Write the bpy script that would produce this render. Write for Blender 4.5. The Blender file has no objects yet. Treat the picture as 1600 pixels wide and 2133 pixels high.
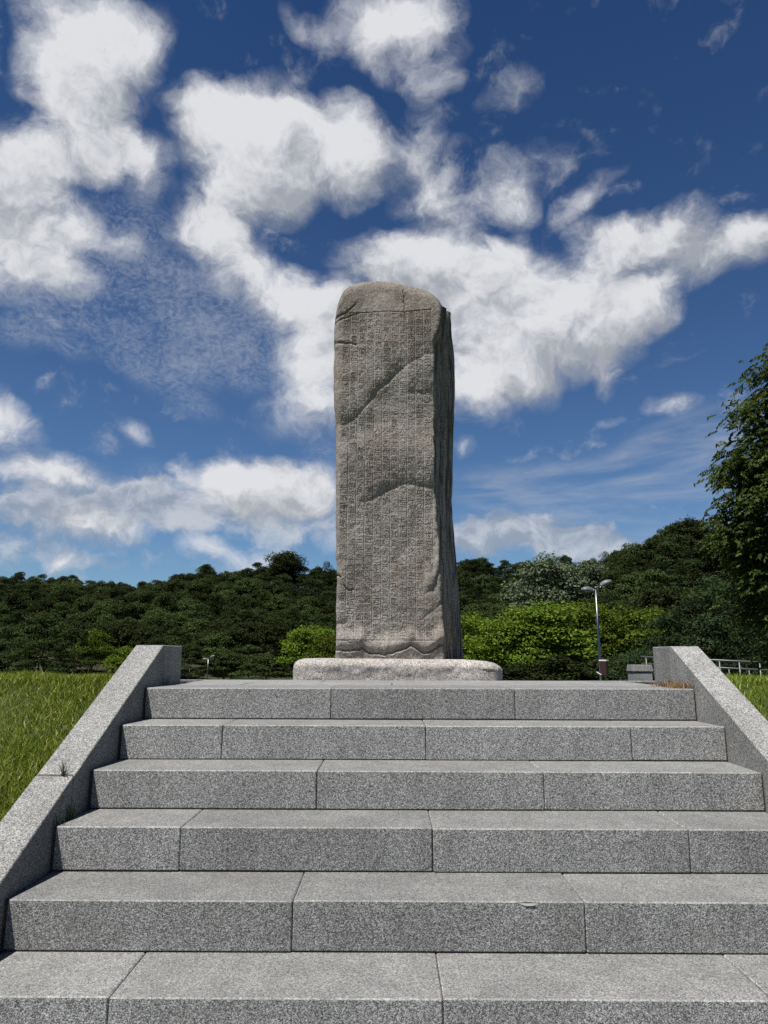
import bpy, math, random
import numpy as np
from mathutils import Matrix, Vector

C = bpy.context.scene.collection
SC = bpy.context.scene
R = math.radians
RNG = np.random.default_rng(7)
random.seed(7)

# ------------------------------------------------------------------ camera
F = 1479.0                      # focal length in pixels of the 1600 x 2133 frame
PITCH, ROLL, YAW = 0.2012, 0.0025, -0.0073
H = 0.165                       # riser height
T = 0.3245                      # tread depth
Y1 = 3.9737                     # nosing of the top step
EYE = 0.1674                    # eye height above the platform (platform top is z = 0)
XL, XR = -1.3354, 1.6617        # inner faces of the two parapets
cr_, sr_ = math.cos(ROLL), math.sin(ROLL)
R0 = Vector((math.cos(YAW), -math.sin(YAW), 0))
F0 = Vector((math.sin(YAW), math.cos(YAW), 0))
FW = F0 * math.cos(PITCH) + Vector((0, 0, math.sin(PITCH)))
U0 = Vector((0, 0, math.cos(PITCH))) - F0 * math.sin(PITCH)
RC = R0 * cr_ + U0 * sr_
UC = -R0 * sr_ + U0 * cr_
cam_d = bpy.data.cameras.new('camera')
cam = bpy.data.objects.new('camera', cam_d)
C.objects.link(cam)
M4 = Matrix.Identity(4)
for i in range(3):
    M4[i][0], M4[i][1], M4[i][2] = RC[i], UC[i], -FW[i]
M4[2][3] = EYE
cam.matrix_world = M4
cam_d.sensor_fit = 'VERTICAL'
cam_d.sensor_height = 36.0
cam_d.sensor_width = 27.0
cam_d.lens = 36.0 * F / 2133.0
cam_d.clip_start, cam_d.clip_end = 0.05, 6000
SC.camera = cam
EYEP = Vector((0, 0, EYE))


def ray(px, py):
    return (RC * (px - 800.0) - UC * (py - 1066.5) + FW * F).normalized()


def at(px, py, Y):              # the point at depth Y seen at that place of the photograph
    d = ray(px, py)
    return EYEP + d * (Y / d.y)


# ------------------------------------------------------------------ sky and sun
SUN = Vector((-1.0, -1.2, 3.5)).normalized()
sun_d = bpy.data.lights.new('sun', 'SUN')
sun_d.energy, sun_d.angle, sun_d.color = 5.0, R(0.53), (1.0, 0.965, 0.91)
sun = bpy.data.objects.new('sun', sun_d)
C.objects.link(sun)
sun.rotation_euler = SUN.to_track_quat('Z', 'Y').to_euler()
SC.view_settings.view_transform = 'Standard'
SC.view_settings.look = 'None'
SC.view_settings.exposure = 0.8     # raised, with stone and sky set darker, to deepen the sun shadows
SC.view_settings.gamma = 1.0
SC.view_settings.use_curve_mapping = False
SC.cycles.use_denoising = False
SC.cycles.max_bounces = 6
SC.cycles.diffuse_bounces = 3
SC.cycles.transparent_max_bounces = 4


class NT:                       # small helper round a node tree
    def __init__(s, tree):
        s.t = tree

    def n(s, kind, ins=None, **kw):
        nd = s.t.nodes.new(kind)
        for k, v in kw.items():
            setattr(nd, k, v)
        for k, v in (ins or {}).items():
            s.put(nd.inputs[k], v)
        return nd

    def put(s, sock, v):
        if isinstance(v, bpy.types.NodeSocket):
            s.t.links.new(v, sock)
        elif isinstance(v, bpy.types.Node):
            s.t.links.new(v.outputs[0], sock)
        else:
            sock.default_value = v

    def m(s, op, a, b=0.0, c=0.0, clamp=False):
        return s.n('ShaderNodeMath', {0: a, 1: b, 2: c}, operation=op, use_clamp=clamp).outputs[0]

    def v(s, op, a, b=(0, 0, 0), scale=None):
        nd = s.n('ShaderNodeVectorMath', {0: a, 1: b}, operation=op)
        if scale is not None:
            s.put(nd.inputs['Scale'], scale)
        return nd.outputs[0]

    def noise(s, vec, scale, detail=4.0, rough=0.55, out=0, dist=0.0):
        nd = s.n('ShaderNodeTexNoise', {'Vector': vec, 'Scale': scale, 'Detail': detail, 'Roughness': rough,
                                        'Distortion': dist})
        return nd.outputs[out]

    def ramp(s, fac, stops, interp='LINEAR'):
        nd = s.n('ShaderNodeValToRGB', {0: fac})
        cr = nd.color_ramp
        cr.interpolation = interp
        while len(cr.elements) < len(stops):
            cr.elements.new(0.5)
        for e, (p, c) in zip(cr.elements, stops):
            e.position = p
            e.color = (c, c, c, 1) if not hasattr(c, '__len__') else (*c, 1)
        return nd.outputs[0]

    def mix(s, fac, a, b, blend='MIX'):
        nd = s.n('ShaderNodeMix', data_type='RGBA', blend_type=blend)
        s.put(nd.inputs[0], fac)
        for sock, v in ((nd.inputs[6], a), (nd.inputs[7], b)):
            if isinstance(v, (tuple, list)) and len(v) == 3:
                v = (*v, 1)
            s.put(sock, v)
        return nd.outputs[2]

    def smooth(s, v, lo, hi):
        nd = s.n('ShaderNodeMapRange', {0: v, 1: lo, 2: hi, 3: 0.0, 4: 1.0}, interpolation_type='SMOOTHSTEP')
        return nd.outputs[0]


# clouds: soft ellipsoids in the directions where the photograph shows them (px, py, rx, ry, weight, tilt)
CLOUDS = [
    (190, 60, 125, 75, 1.0, 0), (110, 110, 80, 70, .85, 0), (150, 190, 110, 80, .9, 0), (235, 130, 80, 90, .85, 0),
    (150, 260, 95, 85, 1.0, 0), (185, 310, 100, 70, .95, 0), (165, 345, 60, 50, .8, 0), (270, 310, 70, 45, .75, 0),
    (305, 365, 45, 60, .7, 0), (315, 60, 40, 50, .5, 0),
    (20, 330, 60, 70, .95, 0), (0, 400, 80, 90, .9, 0), (40, 470, 110, 80, .9, 0), (20, 560, 120, 70, .85, 0),
    (130, 470, 50, 50, .75, 0), (230, 515, 85, 35, .7, 8), (110, 580, 90, 45, .6, 0), (90, 380, 45, 50, .5, 0),
    (420, 225, 70, 55, .9, 0), (500, 230, 110, 70, 1.0, 0), (590, 220, 80, 70, 1.0, 0), (470, 300, 100, 90, 1.0, 0),
    (580, 310, 130, 90, 1.2, 0), (620, 330, 90, 60, .6, 0), (700, 280, 110, 75, 1.0, 0), (770, 320, 75, 55, .95, 0), (745, 385, 55, 35, .8, 0),
    (540, 390, 100, 70, 1.0, 0), (450, 440, 75, 65, 1.0, 0), (440, 490, 75, 50, .95, 0), (500, 540, 70, 60, .85, 0),
    (570, 600, 90, 55, .8, 0), (640, 640, 90, 70, .9, 0), (690, 690, 80, 80, 1.0, 0), (660, 770, 70, 60, .8, 0),
    (620, 850, 90, 55, .5, -20), (690, 850, 60, 50, .6, 0), (750, 225, 60, 40, .5, 45),
    (780, 30, 80, 55, .8, 0), (870, 20, 90, 60, .8, 0), (900, 70, 60, 60, .7, 0), (820, 110, 70, 50, .65, 30),
    (900, 170, 45, 35, .62, 0), (660, 45, 65, 25, .55, 25),
    (1080, 150, 45, 30, .38, 0), (1050, 195, 60, 30, .34, -10), (885, 270, 40, 50, .5, 30), (870, 320, 40, 40, .42, 0),
    (940, 350, 65, 55, .68, 0), (880, 400, 60, 45, .65, 0), (960, 430, 70, 45, .78, 0), (1060, 370, 55, 60, .75, 0),
    (1100, 420, 40, 45, .6, 0), (1150, 320, 60, 45, .4, 30), (1220, 400, 75, 28, .55, -35), (1200, 440, 40, 45, .42, 0),
    (1075, 500, 40, 25, .5, 0),
    (790, 530, 90, 55, 1.0, 0), (880, 530, 100, 55, 1.1, 0), (980, 550, 100, 65, 1.1, 0), (1070, 570, 80, 55, 1.1, 0),
    (900, 620, 130, 90, 1.1, 0), (1040, 650, 130, 80, 1.15, 0), (1180, 640, 120, 70, 1.05, 0), (1290, 640, 100, 65, 1.0, 0),
    (1340, 640, 70, 50, .9, 0), (1000, 750, 120, 70, 1.1, 0), (1140, 730, 130, 65, 1.05, 0), (1260, 720, 80, 55, .95, 0),
    (1290, 780, 35, 40, .7, 0), (990, 820, 90, 55, 1.05, 0), (1080, 800, 70, 45, .8, 0), (800, 650, 120, 90, .9, 0),
    (1260, 510, 75, 50, .95, 0), (1340, 490, 80, 50, .95, 0), (1430, 450, 55, 45, .9, 0), (1420, 510, 90, 45, .95, 0),
    (1520, 530, 100, 50, .95, 0), (1590, 500, 55, 50, .8, 0), (1270, 560, 70, 40, .8, 0), (1400, 580, 90, 35, .55, 0),
    (1405, 848, 48, 24, .66, 0), (1290, 870, 40, 14, .3, 0),
    (20, 890, 66, 40, 1.0, 0), (20, 850, 60, 25, .5, 0), (282, 888, 42, 24, .62, 20), (35, 975, 65, 38, .75, 0),
    (125, 975, 62, 44, 1.0, 0), (180, 1000, 60, 36, .55, 0), (160, 1080, 85, 42, .85, 0), (230, 1115, 70, 38, .6, 0),
    (295, 1105, 45, 34, .75, 0), (130, 1168, 55, 28, .8, 0), (210, 1172, 60, 14, .45, 0), (385, 965, 28, 20, .5, 0),
    (540, 1000, 130, 50, 1.2, 0), (470, 1010, 80, 50, 1.15, 0), (610, 1005, 85, 55, 1.15, 0), (560, 1055, 130, 38, .7, 0),
    (660, 1040, 42, 42, .75, 0), (420, 1140, 42, 26, .75, 0), (470, 1147, 40, 24, .6, 0), (520, 1170, 42, 28, .85, 0),
    (570, 1150, 40, 20, .5, 0), (695, 1120, 40, 40, .5, 0), (965, 930, 25, 25, .5, 0),
    # outside the frame the same kind of broken cumulus goes on
    (-330, 300, 200, 110, .9, 0), (-260, 800, 220, 80, .9, 0), (-420, 1080, 180, 50, .9, 0), (1900, 350, 200, 110, .9, 0),
    (1850, 800, 160, 60, .8, 0), (2050, 1050, 200, 50, .9, 0), (500, -300, 230, 130, .9, 0), (1250, -260, 190, 110, .8, 0),
]
THIN = [(300, 610, 240, 130, .95, 10), (150, 660, 170, 70, .7, 15), (430, 690, 180, 90, .95, 18), (350, 790, 110, 45, .6, 20),
        (560, 720, 80, 80, .8, 0), (30, 690, 60, 40, .8, 0), (130, 735, 40, 22, .6, 15), (680, 930, 60, 45, .6, 0),
        (270, 450, 110, 60, .5, 0), (420, 850, 60, 25, .4, 20), (330, 990, 80, 40, .5, 0)]
VEIL = [(70, 1070, 150, 70, .9, 0), (200, 1040, 150, 60, .7, 0), (330, 1060, 120, 55, .9, 0), (420, 1075, 120, 40, .9, 0), (330, 1005, 90, 40, .5, 0),
        (600, 1090, 160, 45, .7, 0), (1000, 1130, 130, 45, 1.0, 0), (1110, 1120, 140, 42, 1.1, 0), (1220, 1140, 110, 34, .9, 0), (1300, 1150, 80, 24, .6, 0),
        (60, 1150, 140, 40, .6, 0), (440, 1170, 120, 30, .5, 0)]
CIRRUS = [(1300, 990, 280, 60, .8, -14), (1470, 900, 200, 60, .9, -24), (1100, 1010, 200, 45, .9, 4), (1280, 1075, 260, 40, .8, 0),
          (1050, 1060, 140, 40, .7, 0), (1550, 1040, 150, 60, .8, 0), (1400, 1130, 150, 30, .6, 0)]
BACK = []
_r = random.Random(3)
for k in range(9):             # the sky behind the camera and to its sides
    az = R(_r.uniform(65, 295))
    el = R(_r.choice([_r.uniform(6, 25), _r.uniform(20, 70)]))
    BACK.append((Vector((math.sin(az) * math.cos(el), math.cos(az) * math.cos(el), math.sin(el))),
                 _r.uniform(.10, .2), _r.uniform(.05, .1), _r.uniform(.8, 1.05)))


def cloud_group(name, blobs, back, gain=1.0):
    g = bpy.data.node_groups.new(name, 'ShaderNodeTree')
    g.interface.new_socket('Vector', in_out='INPUT', socket_type='NodeSocketVector')
    g.interface.new_socket('Density', in_out='OUTPUT', socket_type='NodeSocketFloat')
    t = NT(g)
    vin = t.n('NodeGroupInput').outputs[0]
    acc = None
    items = []
    for (px, py, rx, ry, w, tilt) in blobs:
        c = ray(px, py)
        f = (800 - px) / F, (py - 1066.5) / F
        k = 1.0 / (1 + f[0] ** 2 + f[1] ** 2) ** .5      # a pixel off the axis spans a smaller angle
        items.append((c, rx / F * k, ry / F * k, w, tilt))
    for (c, rx, ry, w) in back:
        items.append((c, rx, ry, w, 0))
    for (c, rx, ry, w, tilt) in items:
        rt = Vector((0, 0, 1)).cross(c).normalized() * -1
        up = rt.cross(c) * 1.0
        if up.z < 0:
            up = -up
        a = R(-tilt)
        x = rt * math.cos(a) + up * math.sin(a)
        y = c.normalized()
        z = x.cross(y)
        rot = Matrix((x, y, z)).transposed().to_euler()
        mp = t.n('ShaderNodeMapping', {'Vector': vin, 'Location': c, 'Rotation': rot,
                                       'Scale': (rx * 1.36, max(rx, ry) * 1.36, ry * 1.36)}, vector_type='TEXTURE')
        gr = t.n('ShaderNodeTexGradient', {0: mp}, gradient_type='SPHERICAL')
        acc = t.m('MULTIPLY_ADD', gr.outputs['Fac'], w * gain, 0.0 if acc is None else acc)
    out = t.n('NodeGroupOutput')
    t.put(out.inputs[0], acc)
    return g


world = bpy.data.worlds.new('World')
SC.world = world
world.use_nodes = True
world.node_tree.nodes.clear()
w = NT(world.node_tree)
sky = w.n('ShaderNodeTexSky', sky_type='NISHITA', sun_disc=False, sun_elevation=math.asin(SUN.z),
          sun_rotation=math.atan2(SUN.x, SUN.y), altitude=200, air_density=1.0, dust_density=0.6, ozone_density=3.0)
dirv = w.n('ShaderNodeTexCoord').outputs['Generated']
elev = w.n('ShaderNodeSeparateXYZ', {0: dirv}).outputs[2]
tint = w.mix(w.m('POWER', w.n('ShaderNodeMapRange', {0: elev, 1: .0, 2: .72, 3: 0.0, 4: 1.0}).outputs[0], .9), (0.76, 0.95, 1.12), (0.268, 0.462, 0.700))
sky_col = w.mix(1.0, sky.outputs[0], tint, 'MULTIPLY')
# ragged edges: bend the directions with two sizes of noise before reading the cloud shapes
wn = w.v('SUBTRACT', w.noise(dirv, 6.0, 3.0, .5, 1), (.5, .5, .5))
wd = w.v('ADD', dirv, w.v('SCALE', wn, scale=.075))
wn2 = w.v('SUBTRACT', w.noise(wd, 24.0, 4.0, .6, 1), (.5, .5, .5))
wd2 = w.v('ADD', wd, w.v('SCALE', wn2, scale=.030))
UP = (-.010, 0, .030)           # towards the light


def cloud_field(vec_s, vec_n, grp):
    d = w.n('ShaderNodeGroup', {0: vec_s}, node_tree=grp).outputs[0]
    billow = w.noise(vec_n, 15.0, 8.0, .66)
    wisps = w.noise(vec_n, 48.0, 5.0, .68, dist=.5)
    e = w.m('ADD', w.m('MULTIPLY', w.m('SUBTRACT', billow, .5), 1.25), w.m('MULTIPLY', w.m('SUBTRACT', wisps, .5), .60))
    # noise frays the thin parts more than the cores
    return w.m('ADD', d, w.m('MULTIPLY', e, w.smooth(d, .0, .40)))


grp = cloud_group('cumulus', CLOUDS, BACK, .88)
dens = cloud_field(wd2, wd2, grp)
densB = cloud_field(w.v('ADD', wd2, UP), w.v('ADD', wd2, UP), grp)
alpha = w.m('POWER', w.n('ShaderNodeMapRange', {0: dens, 1: .06, 2: .86, 3: 0.0, 4: 1.0}).outputs[0], 1.12)
lit = w.m('SUBTRACT', dens, densB)
soft = w.noise(wd2, 6.5, 5.0, .55)
lit2 = w.m('SUBTRACT', w.noise(wd2, 22.0, 6.0, .6), w.noise(w.v('ADD', wd2, (-.005, 0, .012)), 22.0, 6.0, .6))
shade = w.smooth(w.m('ADD', w.m('MULTIPLY', lit2, 1.9), w.m('ADD', w.m('MULTIPLY', lit, .80), w.m('MULTIPLY', w.m('SUBTRACT', soft, .49), 3.4))), -.72, .62)
grpT = cloud_group('thin_cloud', THIN, [])
gT = w.n('ShaderNodeGroup', {0: wd}, node_tree=grpT)
flat = w.v('MULTIPLY', w.v('ADD', dirv, w.v('SCALE', wn2, scale=.03)), (1, 1, 1.7))
scaly = w.m('ADD', w.m('MULTIPLY', w.noise(flat, 140.0, 3.0, .6), .5), w.m('MULTIPLY', w.noise(flat, 14.0, 5.0, .6), .5))
thinA = w.m('MULTIPLY', w.m('MULTIPLY', w.smooth(gT, .0, .80), w.smooth(scaly, .30, .74)), .50)
grpC = cloud_group('cirrus', CIRRUS, [])
gC = w.n('ShaderNodeGroup', {0: wd}, node_tree=grpC)
# streaks rise to the right
streak = w.n('ShaderNodeMapping', {'Vector': dirv, 'Rotation': (0, R(22), 0), 'Scale': (3.0, 4.0, 17.0)})
cirA = w.m('MULTIPLY', w.m('MULTIPLY', w.smooth(gC, .0, .8), w.smooth(w.noise(streak, 1.6, 5.0, .6, dist=.5), .34, .72)), .55)
white = w.mix(shade, (.205, .220, .247), (.435, .440, .455))
gV = w.n('ShaderNodeGroup', {0: wd2}, node_tree=cloud_group('low_veil', VEIL, []))
puffs = w.noise(w.v('MULTIPLY', wd2, (1, 1, 1.4)), 17.0, 7.0, .6)
veilA = w.m('MULTIPLY', w.smooth(w.m('ADD', gV, w.m('MULTIPLY', w.m('SUBTRACT', puffs, .5), 2.2)), .10, 1.0), .72)
veil = w.m('MAXIMUM', w.m('MAXIMUM', thinA, cirA), veilA)
bg_sky = w.n('ShaderNodeBackground', {0: sky_col, 1: 0.050})
lit3 = w.m('SUBTRACT', puffs, w.noise(w.v('MULTIPLY', w.v('ADD', wd2, (-.006, 0, .014)), (1, 1, 1.4)), 17.0, 7.0, .6))
low_col = w.mix(w.smooth(w.m('ADD', w.m('MULTIPLY', lit3, 3.2), w.m('MULTIPLY', w.m('SUBTRACT', soft, .5), 1.5)), -.5, .6), (.200, .218, .250), (.385, .392, .405))
veil_col = w.mix(w.m('GREATER_THAN', veilA, w.m('MAXIMUM', thinA, cirA)), (.250, .272, .315), low_col)
bg_veil = w.n('ShaderNodeBackground', {0: veil_col, 1: 1.0})
bg_cl = w.n('ShaderNodeBackground', {0: white, 1: 1.0})
mix1 = w.n('ShaderNodeMixShader', {0: veil, 1: bg_sky.outputs[0], 2: bg_veil.outputs[0]})
mixs = w.n('ShaderNodeMixShader', {0: w.m('MULTIPLY', alpha, .97), 1: mix1.outputs[0], 2: bg_cl.outputs[0]})
w.n('ShaderNodeOutputWorld', {0: mixs.outputs[0]})
world.cycles.sampling_method = 'MANUAL'
world.cycles.sample_map_resolution = 512


# ------------------------------------------------------------------ helpers
def mat(name):
    m = bpy.data.materials.new(name)
    m.use_nodes = True
    m.node_tree.nodes.clear()
    t = NT(m.node_tree)
    out = t.n('ShaderNodeOutputMaterial')
    return m, t, out


def bsdf(t, out, color, rough=.8, bump=None, spec=.3, metallic=0.0):
    b = t.n('ShaderNodeBsdfPrincipled', {'Base Color': color if not (isinstance(color, tuple) and len(color) == 3) else (*color, 1),
                                         'Roughness': rough, 'Specular IOR Level': spec, 'Metallic': metallic})
    if bump is not None:
        t.put(b.inputs['Normal'], bump)
    t.put(out.inputs[0], b)
    return b


def new_mesh(name, verts, faces, mats=(), smooth=False, midx=None):
    me = bpy.data.meshes.new(name)
    me.from_pydata([tuple(v) for v in verts], [], [tuple(f) for f in faces])
    for m in mats:
        me.materials.append(m)
    if midx is not None:
        me.polygons.foreach_set('material_index', np.asarray(midx, np.int32))
    if smooth:
        me.polygons.foreach_set('use_smooth', np.ones(len(me.polygons), bool))
    me.update()
    return me


def np_mesh(name, verts, quads=None, tris=None, mats=(), smooth=False):
    me = bpy.data.meshes.new(name)
    verts = np.asarray(verts, np.float32)
    me.vertices.add(len(verts))
    me.vertices.foreach_set('co', verts.ravel())
    loops, starts, tot = [], [], 0
    if quads is not None and len(quads):
        q = np.asarray(quads, np.int32)
        loops.append(q.ravel())
        starts.append(tot + np.arange(len(q)) * 4)
        tot += q.size
    if tris is not None and len(tris):
        q = np.asarray(tris, np.int32)
        loops.append(q.ravel())
        starts.append(tot + np.arange(len(q)) * 3)
        tot += q.size
    loops = np.concatenate(loops)
    starts = np.concatenate(starts)
    me.loops.add(len(loops))
    me.loops.foreach_set('vertex_index', loops.astype(np.int32))
    me.polygons.add(len(starts))
    me.polygons.foreach_set('loop_start', starts.astype(np.int32))
    for m in mats:
        me.materials.append(m)
    if smooth:
        me.polygons.foreach_set('use_smooth', np.ones(len(starts), bool))
    me.update(calc_edges=True)
    me.validate()
    return me


def link(name, me, parent=None, loc=None):
    o = bpy.data.objects.new(name, me)
    C.objects.link(o)
    if parent is not None:
        o.parent = parent
    if loc is not None:
        o.location = loc
    return o


def tag(o, label=None, cat=None, group=None, kind=None):
    for k, v in (('label', label), ('category', cat), ('group', group), ('kind', kind)):
        if v:
            o[k] = v
    return o


def thing(name, loc, label, cat, group=None, rz=0.0):
    o = bpy.data.objects.new(name, None)
    C.objects.link(o)
    o.empty_display_size = .2
    o.location = loc
    o.rotation_euler.z = rz
    return tag(o, label, cat, group)


def copy_tree(root):
    r = root.copy()
    C.objects.link(r)
    for ch in root.children:
        c = ch.copy()
        C.objects.link(c)
        c.parent = r
    return r


class MB:                        # collects primitives for one mesh
    def __init__(s):
        s.v, s.f = [], []

    def add(s, v, f):
        k = len(s.v)
        s.v += [tuple(p) for p in v]
        s.f += [tuple(i + k for i in q) for q in f]

    def box(s, x0, x1, y0, y1, z0, z1):
        v = [(x, y, z) for x in (x0, x1) for y in (y0, y1) for z in (z0, z1)]
        s.add(v, [(0, 1, 3, 2), (4, 6, 7, 5), (0, 4, 5, 1), (2, 3, 7, 6), (0, 2, 6, 4), (1, 5, 7, 3)])

    def tube(s, pts, rad, n=8, cap=True):
        pts = [Vector(p) for p in pts]
        rad = rad if hasattr(rad, '__len__') else [rad] * len(pts)
        rings = []
        ref = Vector((0.31, .2, .93)).normalized()
        for i, p in enumerate(pts):
            d = (pts[min(i + 1, len(pts) - 1)] - pts[max(i - 1, 0)]).normalized()
            a = d.cross(ref if abs(d.dot(ref)) < .95 else Vector((1, 0, 0))).normalized()
            b = d.cross(a)
            rings.append([p + (a * math.cos(2 * math.pi * k / n) + b * math.sin(2 * math.pi * k / n)) * rad[i] for k in range(n)])
        v = [q for r_ in rings for q in r_]
        f = [(i * n + k, i * n + (k + 1) % n, (i + 1) * n + (k + 1) % n, (i + 1) * n + k)
             for i in range(len(pts) - 1) for k in range(n)]
        if cap:
            f += [tuple(range(n))[::-1], tuple((len(pts) - 1) * n + k for k in range(n))]
        s.add(v, f)

    def mesh(s, name, m, smooth=False):
        return new_mesh(name, s.v, s.f, [m] if not isinstance(m, (list, tuple)) else m, smooth)


def chamfer_solid(poly_faces, verts, b):
    """bevel every edge of a convex solid by pulling its faces in: used for the cut stone"""
    V = [Vector(v) for v in verts]
    cen = sum(V, Vector()) / len(V)
    out_v, out_f, key, idx_by_edge = [], [], {}, {}
    norms = []
    for f in poly_faces:
        n = Vector()
        for i in range(len(f)):
            a, c = V[f[i]], V[f[(i + 1) % len(f)]]
            n += Vector(((a.y - c.y) * (a.z + c.z), (a.z - c.z) * (a.x + c.x), (a.x - c.x) * (a.y + c.y)))
        n.normalize()
        fc = sum((V[i] for i in f), Vector()) / len(f)
        if n.dot(fc - cen) < 0:
            n = -n
        norms.append(n)
    face_new = []
    for fi, f in enumerate(poly_faces):
        ids = []
        L = len(f)
        for i in range(L):
            p, a, c = V[f[i]], V[f[i - 1]], V[f[(i + 1) % L]]
            d1, d2 = (a - p).normalized(), (c - p).normalized()
            sn = max(d1.cross(d2).length, .3)
            q = p + (d1 + d2) * (b / sn)
            key[(fi, f[i])] = len(out_v)
            ids.append(len(out_v))
            out_v.append(q)
        face_new.append(ids)
        out_f.append(tuple(ids))
    edges = {}
    for fi, f in enumerate(poly_faces):
        for i in range(len(f)):
            e = (f[i], f[(i + 1) % len(f)])
            edges.setdefault(tuple(sorted(e)), []).append((fi, e))
    for e, fs in edges.items():
        if len(fs) == 2:
            (fa, (a, c)), (fb, _) = fs
            out_f.append((key[(fa, c)], key[(fa, a)], key[(fb, a)], key[(fb, c)]))
    for vi in range(len(V)):
        fs = [fi for fi, f in enumerate(poly_faces) if vi in f]
        if len(fs) == 3:
            out_f.append(tuple(key[(fi, vi)] for fi in fs))
    # make every face look outwards
    res = []
    for f in out_f:
        a, b_, c = out_v[f[0]], out_v[f[1]], out_v[f[2]]
        n = (b_ - a).cross(c - a)
        fc = sum((out_v[i] for i in f), Vector()) / len(f)
        res.append(f if n.dot(fc - cen) >= 0 else f[::-1])
    return out_v, res


BOXF = [(0, 1, 3, 2), (4, 6, 7, 5), (0, 4, 5, 1), (2, 3, 7, 6), (0, 2, 6, 4), (1, 5, 7, 3)]


def stone(name, x0, x1, y0, y1, z0, z1, mats, parent, b=.004, jit=.0012):
    cx, cy, cz = (x0 + x1) / 2, (y0 + y1) / 2, (z0 + z1) / 2
    v = [(x + random.uniform(-jit, jit) - cx, y + random.uniform(-jit, jit) - cy, z + random.uniform(-jit, jit) - cz)
         for x in (x0, x1) for y in (y0, y1) for z in (z0, z1)]
    vv, ff = chamfer_solid(BOXF, v, b)
    me = new_mesh(name, vv, ff, mats)
    if len(mats) > 1:
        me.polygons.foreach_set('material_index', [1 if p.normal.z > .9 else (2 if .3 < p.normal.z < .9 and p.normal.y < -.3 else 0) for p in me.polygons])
    return link(name, me, parent, (cx, cy, cz))


# --- numpy noise
def hash2(ix, iy, seed):
    h = (ix.astype(np.int64) * 374761393 + iy.astype(np.int64) * 668265263 + seed * 144665) & 0x7fffffff
    h = ((h ^ (h >> 13)) * 1274126177) & 0x7fffffff
    h = h ^ (h >> 16)
    return (h & 0xffff) / 65535.0


def vnoise(x, y, seed=0):
    x, y = np.broadcast_arrays(np.asarray(x, float), np.asarray(y, float))
    ix, iy = np.floor(x), np.floor(y)
    fx, fy = x - ix, y - iy
    fx, fy = fx * fx * (3 - 2 * fx), fy * fy * (3 - 2 * fy)
    a, b = hash2(ix, iy, seed), hash2(ix + 1, iy, seed)
    c, d = hash2(ix, iy + 1, seed), hash2(ix + 1, iy + 1, seed)
    return (a + (b - a) * fx) * (1 - fy) + (c + (d - c) * fx) * fy - .5


def fbm(x, y, oct=4, seed=0, gain=.5):
    s, a = 0, 1.0
    for k in range(oct):
        s = s + a * vnoise(x * 2 ** k + 17.3 * k, y * 2 ** k - 9.1 * k, seed + k)
        a *= gain
    return s


def sstep(x, a, b):
    t = np.clip((np.asarray(x, float) - a) / (b - a), 0, 1)
    return t * t * (3 - 2 * t)


# ------------------------------------------------------------------ materials
def granite(name, dark, mid, light, scale, contrast=1.0, bump=.25, tint=.11, stain=.25):
    m, t, out = mat(name)
    tc = t.n('ShaderNodeTexCoord').outputs['Object']
    oi = t.n('ShaderNodeObjectInfo')
    off = t.v('SCALE', (1, 1.7, 2.3), scale=t.m('MULTIPLY', oi.outputs['Random'], 37.0))
    p = t.v('ADD', tc, off)
    vo = t.n('ShaderNodeTexVoronoi', {'Vector': p, 'Scale': scale, 'Randomness': 1.0}, feature='F1')
    cell = t.n('ShaderNodeSeparateColor', {0: vo.outputs['Color']}).outputs[0]
    vo2 = t.n('ShaderNodeTexVoronoi', {'Vector': p, 'Scale': scale * .70, 'Randomness': 1.0}, feature='F1')
    cell2 = t.n('ShaderNodeSeparateColor', {0: vo2.outputs['Color']}).outputs[1]
    g = t.ramp(t.m('ADD', t.m('MULTIPLY', cell, .68), t.m('MULTIPLY', cell2, .32)),
               [(0.12, dark), (.34, tuple(a * .4 + b * .6 for a, b in zip(dark, mid))), (.52, mid),
                (.70, tuple(a * .5 + b * .5 for a, b in zip(light, mid))), (.92, light)])
    big = t.noise(p, 2.6, 5.0, .6)
    k = t.m('ADD', t.m('MULTIPLY', t.m('SUBTRACT', oi.outputs['Random'], .5), tint * 2),
            t.m('ADD', t.m('MULTIPLY', t.m('SUBTRACT', big, .5), .45), 1.0))
    g = t.mix(1.0, g, t.n('ShaderNodeCombineColor', {0: k, 1: k, 2: k}).outputs[0], 'MULTIPLY')
    wash = t.noise(t.v('MULTIPLY', p, (5.0, 5.0, .8)), 1.6, 5.0, .65)          # run-off marks
    k2 = t.m('ADD', .90, t.m('MULTIPLY', t.smooth(wash, .35, .65), .18))
    g = t.mix(1.0, g, t.n('ShaderNodeCombineColor', {0: k2, 1: k2, 2: k2}).outputs[0], 'MULTIPLY')
    dirt = t.m('MULTIPLY', t.smooth(t.noise(p, 4.0, 7.0, .72), .52, .76), stain)
    g = t.mix(dirt, g, (.11, .10, .085))
    bn = t.n('ShaderNodeBump', {'Strength': bump, 'Distance': .004,
                                'Height': t.m('ADD', t.noise(p, scale * .8, 3.0, .6), t.m('MULTIPLY', cell, .4))})
    bsdf(t, out, g, .75, bn.outputs[0], .25)
    return m


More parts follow.
